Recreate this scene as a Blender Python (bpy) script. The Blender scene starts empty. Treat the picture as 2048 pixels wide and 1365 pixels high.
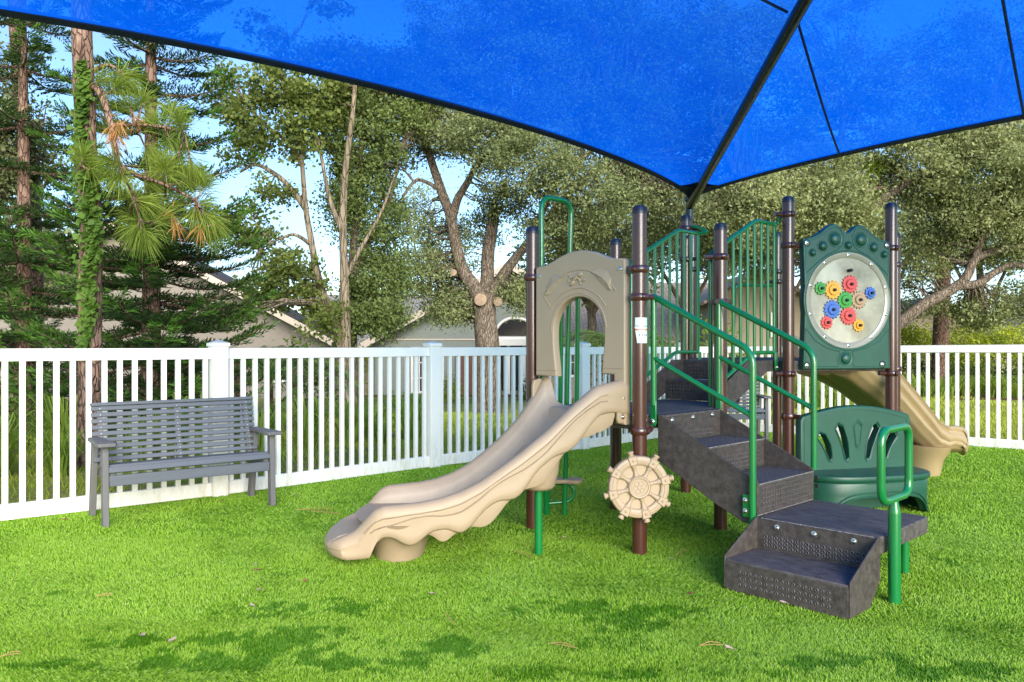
import bpy, bmesh, math, random
import numpy as np
from mathutils import Vector, Matrix

SC = bpy.context.scene
COL = SC.collection
R = math.radians
random.seed(7)
rng = np.random.default_rng(11)

# ------------------------------------------------------------------ camera, sky, sun, exposure
CAM_H, FPX, HOR = 1.27, 1566.0, 690.0
cd = bpy.data.cameras.new('camera')
cam = bpy.data.objects.new('camera', cd); COL.objects.link(cam)
cam.location = (0, 0, CAM_H); cam.rotation_euler = (R(90), 0, 0)
cd.sensor_width = 36; cd.lens = 36 * FPX / 2048
cd.shift_y = 7.5 / 2048
cd.clip_start = 0.05; cd.clip_end = 2000
SC.camera = cam

SUN_EL, SUN_ROT = R(20), R(163)
SKY_STRENGTH, SUN_STRENGTH = 0.05, 1.5
world = bpy.data.worlds.new('World'); SC.world = world; world.use_nodes = True
wn, wl = world.node_tree.nodes, world.node_tree.links
for n in list(wn): wn.remove(n)
wo = wn.new('ShaderNodeOutputWorld'); bg = wn.new('ShaderNodeBackground')
sky = wn.new('ShaderNodeTexSky'); sky.sky_type = 'NISHITA'; sky.sun_disc = False
sky.sun_elevation = SUN_EL; sky.sun_rotation = SUN_ROT
sky.air_density = 1.0; sky.dust_density = 0.2; sky.ozone_density = 4.0
# thin broken cloud over the blue
tc = wn.new('ShaderNodeTexCoord'); cn = wn.new('ShaderNodeTexNoise')
cmap = wn.new('ShaderNodeMapping'); cmap.inputs['Scale'].default_value = (1, 1, 2.2)
cn.inputs['Scale'].default_value = 2.6; cn.inputs['Detail'].default_value = 6; cn.inputs['Roughness'].default_value = .6
cr = wn.new('ShaderNodeValToRGB'); cr.color_ramp.elements[0].position = .48; cr.color_ramp.elements[1].position = .80
cr.color_ramp.elements[1].color = (.75, .75, .75, 1)
cmix = wn.new('ShaderNodeMix'); cmix.data_type = 'RGBA'
cmix.inputs['B'].default_value = (2.1, 2.4, 2.75, 1)
wl.new(tc.outputs['Generated'], cmap.inputs['Vector']); wl.new(cmap.outputs['Vector'], cn.inputs['Vector'])
wl.new(cn.outputs['Fac'], cr.inputs['Fac']); wl.new(cr.outputs['Color'], cmix.inputs['Factor'])
wl.new(sky.outputs['Color'], cmix.inputs['A']); wl.new(cmix.outputs['Result'], bg.inputs['Color'])
bg.inputs['Strength'].default_value = SKY_STRENGTH
wl.new(bg.outputs['Background'], wo.inputs['Surface'])

sd = bpy.data.lights.new('sun', 'SUN'); sd.energy = SUN_STRENGTH; sd.angle = R(42); sd.color = (1, .925, .80)
sun = bpy.data.objects.new('sun', sd); COL.objects.link(sun)
SUN_DIR = Vector((math.sin(SUN_ROT) * math.cos(SUN_EL), math.cos(SUN_ROT) * math.cos(SUN_EL), math.sin(SUN_EL)))
sun.rotation_euler = SUN_DIR.to_track_quat('Z', 'Y').to_euler()
sun.location = (6, -8, 20)

SC.view_settings.view_transform = 'Standard'; SC.view_settings.look = 'None'
SC.view_settings.gamma = 1; SC.view_settings.use_curve_mapping = False
SC.view_settings.exposure = 2.58
SC.render.engine = 'CYCLES'
SC.cycles.use_denoising = True
SC.cycles.max_bounces = 10; SC.cycles.diffuse_bounces = 4; SC.cycles.glossy_bounces = 3
SC.cycles.transmission_bounces = 6; SC.cycles.transparent_max_bounces = 6
SC.cycles.sample_clamp_indirect = 6

# ------------------------------------------------------------------ helpers: materials
def mat(name, col, rough=.5, var=.12, scale=8., bump=0., bscale=60., coat=0., spec=.5, metal=0., col2=None, streak=None):
    m = bpy.data.materials.new(name); m.use_nodes = True
    nt = m.node_tree; n = nt.nodes; l = nt.links
    p = n['Principled BSDF']
    p.inputs['Roughness'].default_value = rough; p.inputs['Metallic'].default_value = metal
    p.inputs['Specular IOR Level'].default_value = spec
    p.inputs['Coat Weight'].default_value = coat; p.inputs['Coat Roughness'].default_value = .08
    c = n.new('ShaderNodeTexCoord'); mp = n.new('ShaderNodeMapping')
    if streak: mp.inputs['Scale'].default_value = streak
    l.new(c.outputs['Object'], mp.inputs['Vector'])
    t = n.new('ShaderNodeTexNoise'); t.inputs['Scale'].default_value = scale; t.inputs['Detail'].default_value = 6
    t.inputs['Roughness'].default_value = .65
    l.new(mp.outputs['Vector'], t.inputs['Vector'])
    r = n.new('ShaderNodeValToRGB')
    a = [max(0, x * (1 - var)) for x in col]; b = [x * (1 + var) for x in (col2 or col)]
    r.color_ramp.elements[0].color = (*a, 1); r.color_ramp.elements[1].color = (*b, 1)
    r.color_ramp.elements[0].position = .32; r.color_ramp.elements[1].position = .68
    l.new(t.outputs['Fac'], r.inputs['Fac']); l.new(r.outputs['Color'], p.inputs['Base Color'])
    if bump:
        t2 = n.new('ShaderNodeTexNoise'); t2.inputs['Scale'].default_value = bscale; t2.inputs['Detail'].default_value = 4
        l.new(mp.outputs['Vector'], t2.inputs['Vector'])
        bp = n.new('ShaderNodeBump'); bp.inputs['Strength'].default_value = bump; bp.inputs['Distance'].default_value = .01
        l.new(t2.outputs['Fac'], bp.inputs['Height']); l.new(bp.outputs['Normal'], p.inputs['Normal'])
    return m

def leaf_mat(name, c0, c1, trans=.35, rough=.6, spec=.2, clump=.8):
    m = bpy.data.materials.new(name); m.use_nodes = True
    nt = m.node_tree; n = nt.nodes; l = nt.links
    p = n['Principled BSDF']; p.inputs['Roughness'].default_value = rough; p.inputs['Specular IOR Level'].default_value = spec
    g = n.new('ShaderNodeNewGeometry')
    t = n.new('ShaderNodeTexNoise'); t.inputs['Scale'].default_value = clump; t.inputs['Detail'].default_value = 2
    c = n.new('ShaderNodeTexCoord'); l.new(c.outputs['Object'], t.inputs['Vector'])
    ad = n.new('ShaderNodeMath'); ad.operation = 'MULTIPLY_ADD'; ad.inputs[1].default_value = .55
    l.new(g.outputs['Random Per Island'], ad.inputs[0])
    mu = n.new('ShaderNodeMath'); mu.operation = 'MULTIPLY_ADD'; mu.inputs[1].default_value = 1.5; mu.inputs[2].default_value = -.52
    l.new(t.outputs['Fac'], mu.inputs[0]); l.new(mu.outputs[0], ad.inputs[2])
    r = n.new('ShaderNodeValToRGB'); r.color_ramp.elements[0].color = (*c0, 1); r.color_ramp.elements[1].color = (*c1, 1)
    l.new(ad.outputs[0], r.inputs['Fac']); l.new(r.outputs['Color'], p.inputs['Base Color'])
    tr = n.new('ShaderNodeBsdfTranslucent'); hs = n.new('ShaderNodeHueSaturation')
    hs.inputs['Hue'].default_value = .485; hs.inputs['Saturation'].default_value = 1.15; hs.inputs['Value'].default_value = 1.7
    l.new(r.outputs['Color'], hs.inputs['Color']); l.new(hs.outputs['Color'], tr.inputs['Color'])
    mx = n.new('ShaderNodeMixShader'); mx.inputs['Fac'].default_value = trans
    o = n['Material Output']
    l.new(p.outputs[0], mx.inputs[1]); l.new(tr.outputs[0], mx.inputs[2]); l.new(mx.outputs[0], o.inputs['Surface'])
    return m

# ------------------------------------------------------------------ helpers: objects
def tag(o, label, cat, group=None, kind=None):
    if label: o['label'] = label
    if cat: o['category'] = cat
    if group: o['group'] = group
    if kind: o['kind'] = kind
    return o
def struct(o): o['kind'] = 'structure'; return o
def stuff(o): o['kind'] = 'stuff'; return o
def empty(name, loc=(0, 0, 0), rz=0, parent=None):
    o = bpy.data.objects.new(name, None); COL.objects.link(o); o.location = loc; o.rotation_euler = (0, 0, rz)
    o.empty_display_size = .2
    if parent: o.parent = parent
    return o
def link(name, me, m=None, parent=None, bevel=0, loc=None, seg=2):
    o = bpy.data.objects.new(name, me); COL.objects.link(o)
    if m is not None and not me.materials:
        for x in (m if isinstance(m, (list, tuple)) else [m]): me.materials.append(x)
    if parent is not None: o.parent = parent
    if loc is not None: o.location = loc
    if bevel:
        b = o.modifiers.new('bevel', 'BEVEL'); b.width = bevel; b.segments = seg; b.limit_method = 'ANGLE'; b.angle_limit = R(35)
    return o
def copy_tree(o, parent=None):
    c = o.copy(); COL.objects.link(c)
    if parent is not None: c.parent = parent
    for ch in list(o.children): copy_tree(ch, c)
    return c

class MB:
    """collects simple shapes; build() links them as ONE mesh object"""
    def __init__(s): s.v = []; s.f = []; s.mi = []
    def add(s, vs, fs, mi=0):
        b = len(s.v); s.v += [tuple(v) for v in vs]; s.f += [tuple(i + b for i in f) for f in fs]; s.mi += [mi] * len(fs); return s
    def box(s, c, d, rz=0, M=None, mi=0):
        x, y, z = d[0] / 2, d[1] / 2, d[2] / 2
        vs = [Vector((i, j, k)) for i in (-x, x) for j in (-y, y) for k in (-z, z)]
        if M is not None: vs = [M @ v for v in vs]
        elif rz: vs = [Matrix.Rotation(rz, 3, 'Z') @ v for v in vs]
        vs = [v + Vector(c) for v in vs]
        return s.add(vs, [(0, 1, 3, 2), (4, 6, 7, 5), (0, 4, 5, 1), (2, 3, 7, 6), (0, 2, 6, 4), (1, 5, 7, 3)], mi)
    def prism(s, poly, a, b, axis='y', mi=0):
        """poly of 2-D points: axis y -> (x,z) extruded y=a..b ; x -> (y,z) ; z -> (x,y)"""
        def P(p, d): return (p[0], d, p[1]) if axis == 'y' else (d, p[0], p[1]) if axis == 'x' else (p[0], p[1], d)
        n = len(poly); vs = [P(p, a) for p in poly] + [P(p, b) for p in poly]
        fs = [tuple(range(n))[::-1], tuple(range(n, 2 * n))] + [(i, (i + 1) % n, (i + 1) % n + n, i + n) for i in range(n)]
        return s.add(vs, fs, mi)
    def tube(s, path, r, seg=10, cap=True, mi=0):
        P = [Vector(p) for p in path]; n = len(P)
        rs = list(r) if isinstance(r, (list, tuple)) else [r] * n
        T = [(P[min(i + 1, n - 1)] - P[max(i - 1, 0)]).normalized() for i in range(n)]
        up = Vector((0, 0, 1)) if abs(T[0].z) < .9 else Vector((1, 0, 0))
        N = T[0].cross(up).normalized(); vs = []; fs = []
        for i in range(n):
            if i:
                N = (N - T[i] * N.dot(T[i]))
                N = N.normalized() if N.length > 1e-6 else T[i].orthogonal().normalized()
            B = T[i].cross(N)
            for k in range(seg):
                a = 2 * math.pi * k / seg
                vs.append(P[i] + (N * math.cos(a) + B * math.sin(a)) * rs[i])
        for i in range(n - 1):
            for k in range(seg):
                fs.append((i * seg + k, i * seg + (k + 1) % seg, (i + 1) * seg + (k + 1) % seg, (i + 1) * seg + k))
        if cap: fs += [tuple(range(seg))[::-1], tuple(range((n - 1) * seg, n * seg))]
        return s.add(vs, fs, mi)
    def lathe(s, prof, o=(0, 0, 0), seg=20, M=None, mi=0, sx=1, sy=1, ring=False):
        vs = []; fs = []; n = len(prof)
        for r, z in prof:
            for k in range(seg):
                a = 2 * math.pi * k / seg; v = Vector((r * math.cos(a) * sx, r * math.sin(a) * sy, z))
                vs.append((M @ v if M is not None else v) + Vector(o))
        for i in range(n - 1):
            for k in range(seg): fs.append((i * seg + k, i * seg + (k + 1) % seg, (i + 1) * seg + (k + 1) % seg, (i + 1) * seg + k))
        if ring: fs += [((n - 1) * seg + k, (n - 1) * seg + (k + 1) % seg, (k + 1) % seg, k) for k in range(seg)]
        else: fs += [tuple(range(seg))[::-1], tuple(range((n - 1) * seg, n * seg))]
        return s.add(vs, fs, mi)
    def mesh(s, name, smooth=35):
        me = bpy.data.meshes.new(name); me.from_pydata(s.v, [], s.f); me.update()
        if any(s.mi): me.polygons.foreach_set('material_index', s.mi)
        if smooth:
            me.polygons.foreach_set('use_smooth', [True] * len(me.polygons)); me.set_sharp_from_angle(angle=R(smooth))
        return me
    def build(s, name, m, parent=None, bevel=0, smooth=35, loc=None, seg=2):
        return link(name, s.mesh(name, smooth), m, parent, bevel, loc, seg)

def fillet(pts, r, n=6):
    P = [Vector(p) for p in pts]; out = [P[0]]
    for i in range(1, len(P) - 1):
        a, b, c = P[i - 1], P[i], P[i + 1]
        d1 = (a - b); d2 = (c - b); rr = min(r, d1.length * .49, d2.length * .49)
        p, q = b + d1.normalized() * rr, b + d2.normalized() * rr
        for k in range(n + 1):
            t = k / n; out.append(p * (1 - t) ** 2 + b * 2 * t * (1 - t) + q * t * t)
    out.append(P[-1]); return out

def plate(name, outer, holes, th, bevel, M, res=2):
    """flat moulded panel with real openings: 2-D outline (x,y) with holes, thickness th centred, placed by matrix M"""
    cu = bpy.data.curves.new(name, 'CURVE'); cu.dimensions = '2D'; cu.fill_mode = 'BOTH'
    for pl in [outer] + holes:
        sp = cu.splines.new('POLY'); sp.points.add(len(pl) - 1); sp.use_cyclic_u = True
        for i, p in enumerate(pl): sp.points[i].co = (p[0], p[1], 0, 1)
    cu.extrude = th / 2 - bevel; cu.bevel_depth = bevel; cu.bevel_resolution = res; cu.offset = -bevel
    o = bpy.data.objects.new(name, cu); COL.objects.link(o)
    dg = bpy.context.evaluated_depsgraph_get()
    me = bpy.data.meshes.new_from_object(o.evaluated_get(dg)); me.name = name
    bpy.data.objects.remove(o); bpy.data.curves.remove(cu)
    me.transform(M); me.materials.clear()
    me.polygons.foreach_set('use_smooth', [True] * len(me.polygons)); me.set_sharp_from_angle(angle=R(40))
    return me
def frame(o, x, y):
    x = Vector(x).normalized(); y = Vector(y).normalized(); z = x.cross(y)
    m = Matrix((x, y, z)).transposed().to_4x4(); m.translation = Vector(o); return m
def smooth_poly(pts, n=6):
    """closed Catmull-Rom through 2-D points"""
    P = [Vector(p) for p in pts]; N = len(P); out = []
    for i in range(N):
        a, b, c, d = P[i - 1], P[i], P[(i + 1) % N], P[(i + 2) % N]
        for k in range(n):
            t = k / n
            out.append(.5 * ((2 * b) + (c - a) * t + (2 * a - 5 * b + 4 * c - d) * t * t + (3 * b - a - 3 * c + d) * t ** 3))
    return [(v.x, v.y) for v in out]

def at(px, py, Y):
    """the point of the place that lies Y metres ahead in the direction of photo pixel (px, py)"""
    return Vector(((px - 1024) * Y / FPX, Y, CAM_H - (py - HOR) * Y / FPX))
def sstep(a, b, x): t = min(1, max(0, (x - a) / (b - a))); return t * t * (3 - 2 * t)
def gz(x, y):
    """the lawn beyond the fence falls gently away from the playground"""
    s = 1 - sstep(.05, .3, x / max(y, 1))
    return -.02 - .043 * min(max(y - 9, 0), 34) * s

def quads(name, P, m, parent=None, tri=False):
    """fast mesh from (N,k,3) corners"""
    P = np.asarray(P, dtype=np.float32); N, k = P.shape[:2]
    me = bpy.data.meshes.new(name)
    me.vertices.add(N * k); me.vertices.foreach_set('co', P.ravel())
    me.loops.add(N * k); me.loops.foreach_set('vertex_index', np.arange(N * k, dtype=np.int32))
    me.polygons.add(N); me.polygons.foreach_set('loop_start', np.arange(0, N * k, k, dtype=np.int32))
    me.update(calc_edges=True)
    return link(name, me, m, parent)
def unit(v): return v / np.maximum(np.linalg.norm(v, axis=-1, keepdims=True), 1e-9)
def leaves(C, size, aspect=.55, up=.35, droop=0.):
    """rhombic leaves with their base at C (N,3)"""
    N = len(C); d = rng.normal(size=(N, 3)); d[:, 2] -= droop; d = unit(d)
    nrm = rng.normal(size=(N, 3)); nrm[:, 2] += up * 2; nrm = unit(nrm - d * (nrm * d).sum(1, keepdims=True))
    s = np.cross(nrm, d); L = size * rng.uniform(.55, 1.4, size=(N, 1)); W = L * aspect / 2
    mid = C + d * L * .45 + nrm * L * .06
    return np.stack([C, mid + s * W, C + d * L, mid - s * W], 1)
# ================================================================== ground
def ground_mat(name, cols, scales, rough=.95):
    m = bpy.data.materials.new(name); m.use_nodes = True; nt = m.node_tree; n = nt.nodes; l = nt.links
    p = n['Principled BSDF']; p.inputs['Roughness'].default_value = rough; p.inputs['Specular IOR Level'].default_value = .15
    c = n.new('ShaderNodeTexCoord'); prev = None
    for i, (col, sc_, lo, hi) in enumerate(zip(cols[1:], scales, (.42, .50, .56, .5), (.60, .62, .66, .7))):
        t = n.new('ShaderNodeTexNoise'); t.inputs['Scale'].default_value = sc_; t.inputs['Detail'].default_value = 8; t.inputs['Roughness'].default_value = .7
        l.new(c.outputs['Object'], t.inputs['Vector'])
        r = n.new('ShaderNodeMapRange'); r.inputs['From Min'].default_value = lo; r.inputs['From Max'].default_value = hi
        l.new(t.outputs['Fac'], r.inputs['Value'])
        x = n.new('ShaderNodeMix'); x.data_type = 'RGBA'; x.inputs['B'].default_value = (*col, 1)
        if prev is None: x.inputs['A'].default_value = (*cols[0], 1)
        else: l.new(prev, x.inputs['A'])
        l.new(r.outputs['Result'], x.inputs['Factor']); prev = x.outputs['Result']
    l.new(prev, p.inputs['Base Color'])
    t = n.new('ShaderNodeTexNoise'); t.inputs['Scale'].default_value = 30; t.inputs['Detail'].default_value = 8
    l.new(c.outputs['Object'], t.inputs['Vector']); b = n.new('ShaderNodeBump'); b.inputs['Strength'].default_value = .6; b.inputs['Distance'].default_value = .05
    l.new(t.outputs['Fac'], b.inputs['Height']); l.new(b.outputs['Normal'], p.inputs['Normal'])
    return m
M_lawn = ground_mat('lawn', [(.18, .22, .035), (.28, .31, .05), (.30, .24, .11), (.22, .15, .10)], (.35, 1.6, 2.4))
M_turfbase = ground_mat('turf_backing', [(.12, .26, .012), (.14, .31, .016)], (6,))
M_mulch = ground_mat('mulch', [(.12, .055, .04), (.18, .09, .06), (.05, .03, .02)], (9, 14))

xs = np.concatenate([np.arange(-200, -30, 17), np.arange(-30, 30, .75), np.arange(30, 201, 17)]); ys = np.concatenate([np.arange(-80, 0, 10), np.arange(0, 60, .75), np.arange(60, 400, 20)])
V_ = [(x, y, gz(x, y)) for y in ys for x in xs]; nx = len(xs)
F_ = [(j * nx + i, j * nx + i + 1, (j + 1) * nx + i + 1, (j + 1) * nx + i) for j in range(len(ys) - 1) for i in range(nx - 1)]
me = bpy.data.meshes.new('lawn'); me.from_pydata(V_, [], F_); me.update(); me.polygons.foreach_set('use_smooth', [True] * len(F_))
struct(link('lawn', me, M_lawn))

# fence line: left run, corner, right run
FL = [Vector(p) for p in ((-5.98, 3.75), (-4.257, 5.185), (-2.47, 6.585), (-.828, 8.15), (.858, 9.53), (2.40, 11.06), (3.14, 11.81))]
FRr = [Vector(p) for p in ((3.14, 11.81), (4.757, 10.318), (6.374, 8.827), (7.99, 7.335))]
TP = [Vector((-5.98, 3.75))] + FL[1:] + FRr[1:] + [Vector((9.5, 5.9)), Vector((9.5, -6)), Vector((-9, -6)), Vector((-9, 1.5))]
def turf_z(x, y): return 0.045 * sstep(3.6, 6.5, x) * sstep(6, 9, y)
def in_poly(x, y, P):
    c = np.zeros(len(x), bool); j = len(P) - 1
    for i in range(len(P)):
        a, b = P[i], P[j]
        c ^= ((a.y > y) != (b.y > y)) & (x < (b.x - a.x) * (y - a.y) / (b.y - a.y + 1e-12) + a.x); j = i
    return c
bm = bmesh.new(); f = bm.faces.new([bm.verts.new((p.x, p.y, 0)) for p in TP])
bmesh.ops.triangulate(bm, faces=[f]); bmesh.ops.subdivide_edges(bm, edges=bm.edges[:], cuts=14, use_grid_fill=True)
for v in bm.verts: v.co.z = turf_z(v.co.x, v.co.y)
me = bpy.data.meshes.new('turf'); bm.to_mesh(me); bm.free()
if me.polygons[0].normal.z < 0: me.flip_normals()
struct(link('turf', me, M_turfbase))

# turf pile: one blade per triangle, leaning with the brushed nap
M_pile = bpy.data.materials.new('turf_pile'); M_pile.use_nodes = True
nt = M_pile.node_tree; n = nt.nodes; l = nt.links; p = n['Principled BSDF']; p.inputs['Roughness'].default_value = .5; p.inputs['Specular IOR Level'].default_value = .25
g = n.new('ShaderNodeNewGeometry'); c = n.new('ShaderNodeTexCoord')
r1 = n.new('ShaderNodeValToRGB'); r1.color_ramp.elements[0].color = (.20, .405, .018, 1); r1.color_ramp.elements[1].color = (.285, .495, .042, 1)
r1.color_ramp.elements.new(.9).color = (.36, .54, .07, 1); r1.color_ramp.elements[-1].color = (.38, .50, .16, 1)
l.new(g.outputs['Random Per Island'], r1.inputs['Fac'])
at_ = n.new('ShaderNodeAttribute'); at_.attribute_name = 'wear'
hs = n.new('ShaderNodeMix'); hs.data_type = 'RGBA'; hs.inputs['B'].default_value = (.06, .20, .005, 1)
l.new(r1.outputs['Color'], hs.inputs['A']); l.new(at_.outputs['Fac'], hs.inputs['Factor'])
l.new(hs.outputs['Result'], p.inputs['Base Color'])
tr = n.new('ShaderNodeBsdfTranslucent'); l.new(hs.outputs['Result'], tr.inputs['Color']); mx = n.new('ShaderNodeMixShader'); mx.inputs['Fac'].default_value = .3
l.new(p.outputs[0], mx.inputs[1]); l.new(tr.outputs[0], mx.inputs[2]); l.new(mx.outputs[0], n['Material Output'].inputs['Surface'])

def vnoise(x, y, seed, cell):
    """smooth value noise on arrays"""
    r = np.random.default_rng(seed); T = r.random((64, 64)); X = x / cell + 31; Y = y / cell + 31
    i = np.floor(X).astype(int); j = np.floor(Y).astype(int); u = X - i; v = Y - j; u = u * u * (3 - 2 * u); v = v * v * (3 - 2 * v)
    q = lambda a, b: T[a % 64, b % 64]
    return (q(i, j) * (1 - u) + q(i + 1, j) * u) * (1 - v) + (q(i, j + 1) * (1 - u) + q(i + 1, j + 1) * u) * v
bx, by, bs = [], [], []
for y0, y1, dens, size in ((2.2, 3.6, 32000, .9), (3.6, 5.2, 17000, 1.05), (5.2, 7.2, 7000, 1.3), (7.2, 12, 3600, 1.6)):
    w = .70 * y1 + 2.2; N = int(dens * 2 * w * (y1 - y0)); x = rng.uniform(-w, w, N); y = rng.uniform(y0, y1, N)
    k = in_poly(x, y, TP) & (abs(x) < .70 * y + 2.2); bx.append(x[k]); by.append(y[k]); bs.append(np.full(k.sum(), size))
bx = np.concatenate(bx); by = np.concatenate(by); bs = np.concatenate(bs); N = len(bx)
bzv = np.array([turf_z(a, b) for a, b in zip(bx, by)]) if False else 0.045 * (lambda t: t * t * (3 - 2 * t))(np.clip((bx - 3.6) / 2.9, 0, 1)) * (lambda t: t * t * (3 - 2 * t))(np.clip((by - 6) / 3, 0, 1))
nap = vnoise(bx, by, 3, .42) * .6 + vnoise(bx, by, 4, .17) * .4
dirn = 2 * math.pi * (vnoise(bx, by, 5, .55) * 1.3 + vnoise(bx, by, 6, .2) * .35) + rng.normal(0, 1.3, N)
lean = .35 + .75 * np.clip((nap - .35) * 2.2, 0, 1) + rng.normal(0, .15, N)
L = .0155 * bs ** .6 * rng.uniform(.75, 1.2, N); W = .0036 * bs
fa = rng.uniform(0, 2 * math.pi, N)
base = np.stack([bx, by, bzv], 1); tip = base + np.stack([np.cos(dirn) * lean * L, np.sin(dirn) * lean * L, L * np.clip(1 - .35 * lean, .35, 1)], 1)
side = np.stack([np.cos(fa) * W, np.sin(fa) * W, 0 * W], 1)
pile = quads('turf_pile', np.stack([base - side, base + side, tip], 1), M_pile)
# worn, flattened patches of darker pile in front of the steps and slide
wear = np.zeros(N)
for px_, py_, rp_, rq_, s_ in ((1130, 1212, 130, 26, .9), (1270, 1240, 130, 30, 1), (1050, 1228, 60, 16, .9), (1200, 1292, 100, 18, .55), (270, 1288, 75, 26, 1), (110, 1335, 110, 12, .9), (230, 1258, 55, 9, .8), (560, 1290, 170, 42, 1), (560, 1222, 130, 17, .9), (470, 1330, 190, 18, .8), (860, 1305, 120, 30, 1), (700, 1218, 110, 20, .9), (640, 1152, 70, 14, .5), (120, 1188, 22, 6, .7), (1640, 1322, 220, 24, .9), (1900, 1346, 170, 16, .9), (1020, 1345, 150, 14, .6), (1240, 1350, 90, 12, .8), (740, 1330, 150, 20, .9), (1500, 1345, 150, 12, .7), (330, 1165, 30, 5, .5), (1130, 1060, 120, 18, .3), (1830, 1120, 90, 18, .5), (1960, 1260, 90, 30, .35)):
    cy_ = FPX * CAM_H / (py_ - HOR); cx_ = (px_ - 1024) * cy_ / FPX; rx_ = rp_ * cy_ / FPX; ry_ = rq_ * cy_ * cy_ / (FPX * CAM_H)
    q = ((bx - cx_) / rx_) ** 2 + ((by - cy_) / ry_) ** 2
    wear = np.maximum(wear, s_ * np.clip(1.55 - q - 2.2 * (vnoise(bx, by, 8, .13) - .3) - 2.0 * (vnoise(bx, by, 17, .05) - .5) - .7 * (vnoise(bx, by, 9, .04) - .5) - .5 * rng.random(N), 0, 1) * .95)
pw = np.clip(wear * 1.3 + .55 * (vnoise(bx, by, 12, .06) - .5) * (wear > .03) + .10 * (vnoise(bx, by, 13, .5) - .42), 0, 1)
wear = np.where(rng.random(N) < pw, .75 + .25 * rng.random(N), .12 * rng.random(N))
a = pile.data.attributes.new('wear', 'FLOAT', 'FACE'); a.data.foreach_set('value', wear.astype(np.float32))
tag(pile, 'bright green artificial turf pile covering the playground', 'turf', kind='stuff')

# ================================================================== white picket fence
M_vinyl = mat('white_vinyl', (.76, .74, .70), rough=.38, var=.03, scale=3, coat=.1, streak=(1, 1, .4))
nt = M_vinyl.node_tree; n = nt.nodes; l = nt.links; P_ = n['Principled BSDF']; src = P_.inputs['Base Color'].links[0].from_socket
g = n.new('ShaderNodeNewGeometry'); sx_ = n.new('ShaderNodeSeparateXYZ'); l.new(g.outputs['Position'], sx_.inputs[0])
mr = n.new('ShaderNodeMapRange'); mr.inputs['From Min'].default_value = .02; mr.inputs['From Max'].default_value = .34; mr.inputs['To Min'].default_value = .75; mr.inputs['To Max'].default_value = .06; l.new(sx_.outputs['Z'], mr.inputs['Value'])
mpp = n.new('ShaderNodeMapping'); mpp.inputs['Scale'].default_value = (6, 6, 1.6); l.new(g.outputs['Position'], mpp.inputs['Vector'])
tn = n.new('ShaderNodeTexNoise'); tn.inputs['Scale'].default_value = 3.2; tn.inputs['Detail'].default_value = 8; tn.inputs['Roughness'].default_value = .75; l.new(mpp.outputs['Vector'], tn.inputs['Vector'])
m3 = n.new('ShaderNodeMapRange'); m3.inputs['From Min'].default_value = .46; m3.inputs['From Max'].default_value = .74; l.new(tn.outputs['Fac'], m3.inputs['Value'])
mm = n.new('ShaderNodeMath'); mm.operation = 'MULTIPLY'; l.new(mr.outputs['Result'], mm.inputs[0]); l.new(m3.outputs['Result'], mm.inputs[1])
mxc = n.new('ShaderNodeMix'); mxc.data_type = 'RGBA'; mxc.inputs['B'].default_value = (.42, .35, .22, 1); l.new(src, mxc.inputs['A']); l.new(mm.outputs[0], mxc.inputs['Factor']); l.new(mxc.outputs['Result'], P_.inputs['Base Color'])
fence = empty('picket_fence', (0, 0, 0)); tag(fence, 'long white vinyl picket fence enclosing the green turf', 'fence')
fb = MB(); fb.box((0, 0, .625), (.127, .127, 1.27)); me_post = fb.mesh('post'); 
cb = MB(); q = .074
cb.add([(s * q, t * q, 1.255) for s, t in ((-1, -1), (1, -1), (1, 1), (-1, 1))] + [(s * q, t * q, 1.285) for s, t in ((-1, -1), (1, -1), (1, 1), (-1, 1))] + [(0, 0, 1.315)], [(3, 2, 1, 0), (0, 1, 5, 4), (1, 2, 6, 5), (2, 3, 7, 6), (3, 0, 4, 7), (4, 5, 8), (5, 6, 8), (6, 7, 8), (7, 4, 8)]); me_cap = cb.mesh('cap')
pb = MB(); pb.box((0, 0, .62), (.038, .028, 1.14)); me_pick = pb.mesh('picket'); me_pick.materials.append(M_vinyl)
me_post.materials.append(M_vinyl); me_cap.materials.append(M_vinyl)
def fence_run(P, dz, first=True):
    for i, p in enumerate(P):
        z = dz * i / (len(P) - 1)
        d = (P[min(i + 1, len(P) - 1)] - P[max(i - 1, 0)]); rz = math.atan2(d.y, d.x)
        if first or i:
            o = link('post', me_post, None, fence, .004, (p.x, p.y, z)); o.rotation_euler.z = rz
            c = link('cap', me_cap, None, o, .003)
    for i in range(len(P) - 1):
        a, b = P[i], P[i + 1]; d = b - a; Ln = d.length; rz = math.atan2(d.y, d.x); z0 = dz * i / (len(P) - 1); z1 = dz * (i + 1) / (len(P) - 1); zm = (z0 + z1) / 2
        e = Vector((d.x, d.y, z1 - z0)).normalized(); nrm = Vector((-math.sin(rz), math.cos(rz), 0)); M = Matrix((e, nrm, e.cross(nrm))).transposed()
        for nm, zc, hh_ in (('top_rail', 1.196, .092), ('bottom_rail', .062, .115)):
            rb = MB(); rb.box(((a.x + b.x) / 2, (a.y + b.y) / 2, zc + zm), (Ln - .125, .044, hh_), M=M); rb.build(nm, M_vinyl, fence, bevel=.004)
        k = round(Ln / .11)
        for j in range(1, k):
            t = j / k; o = link('picket', me_pick, None, fence, 0, (a.x + d.x * t, a.y + d.y * t, z0 + (z1 - z0) * t)); o.rotation_euler.z = rz
fence_run(FL, .0); fence_run([FRr[0]] + FRr[1:], .05, False)

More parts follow.
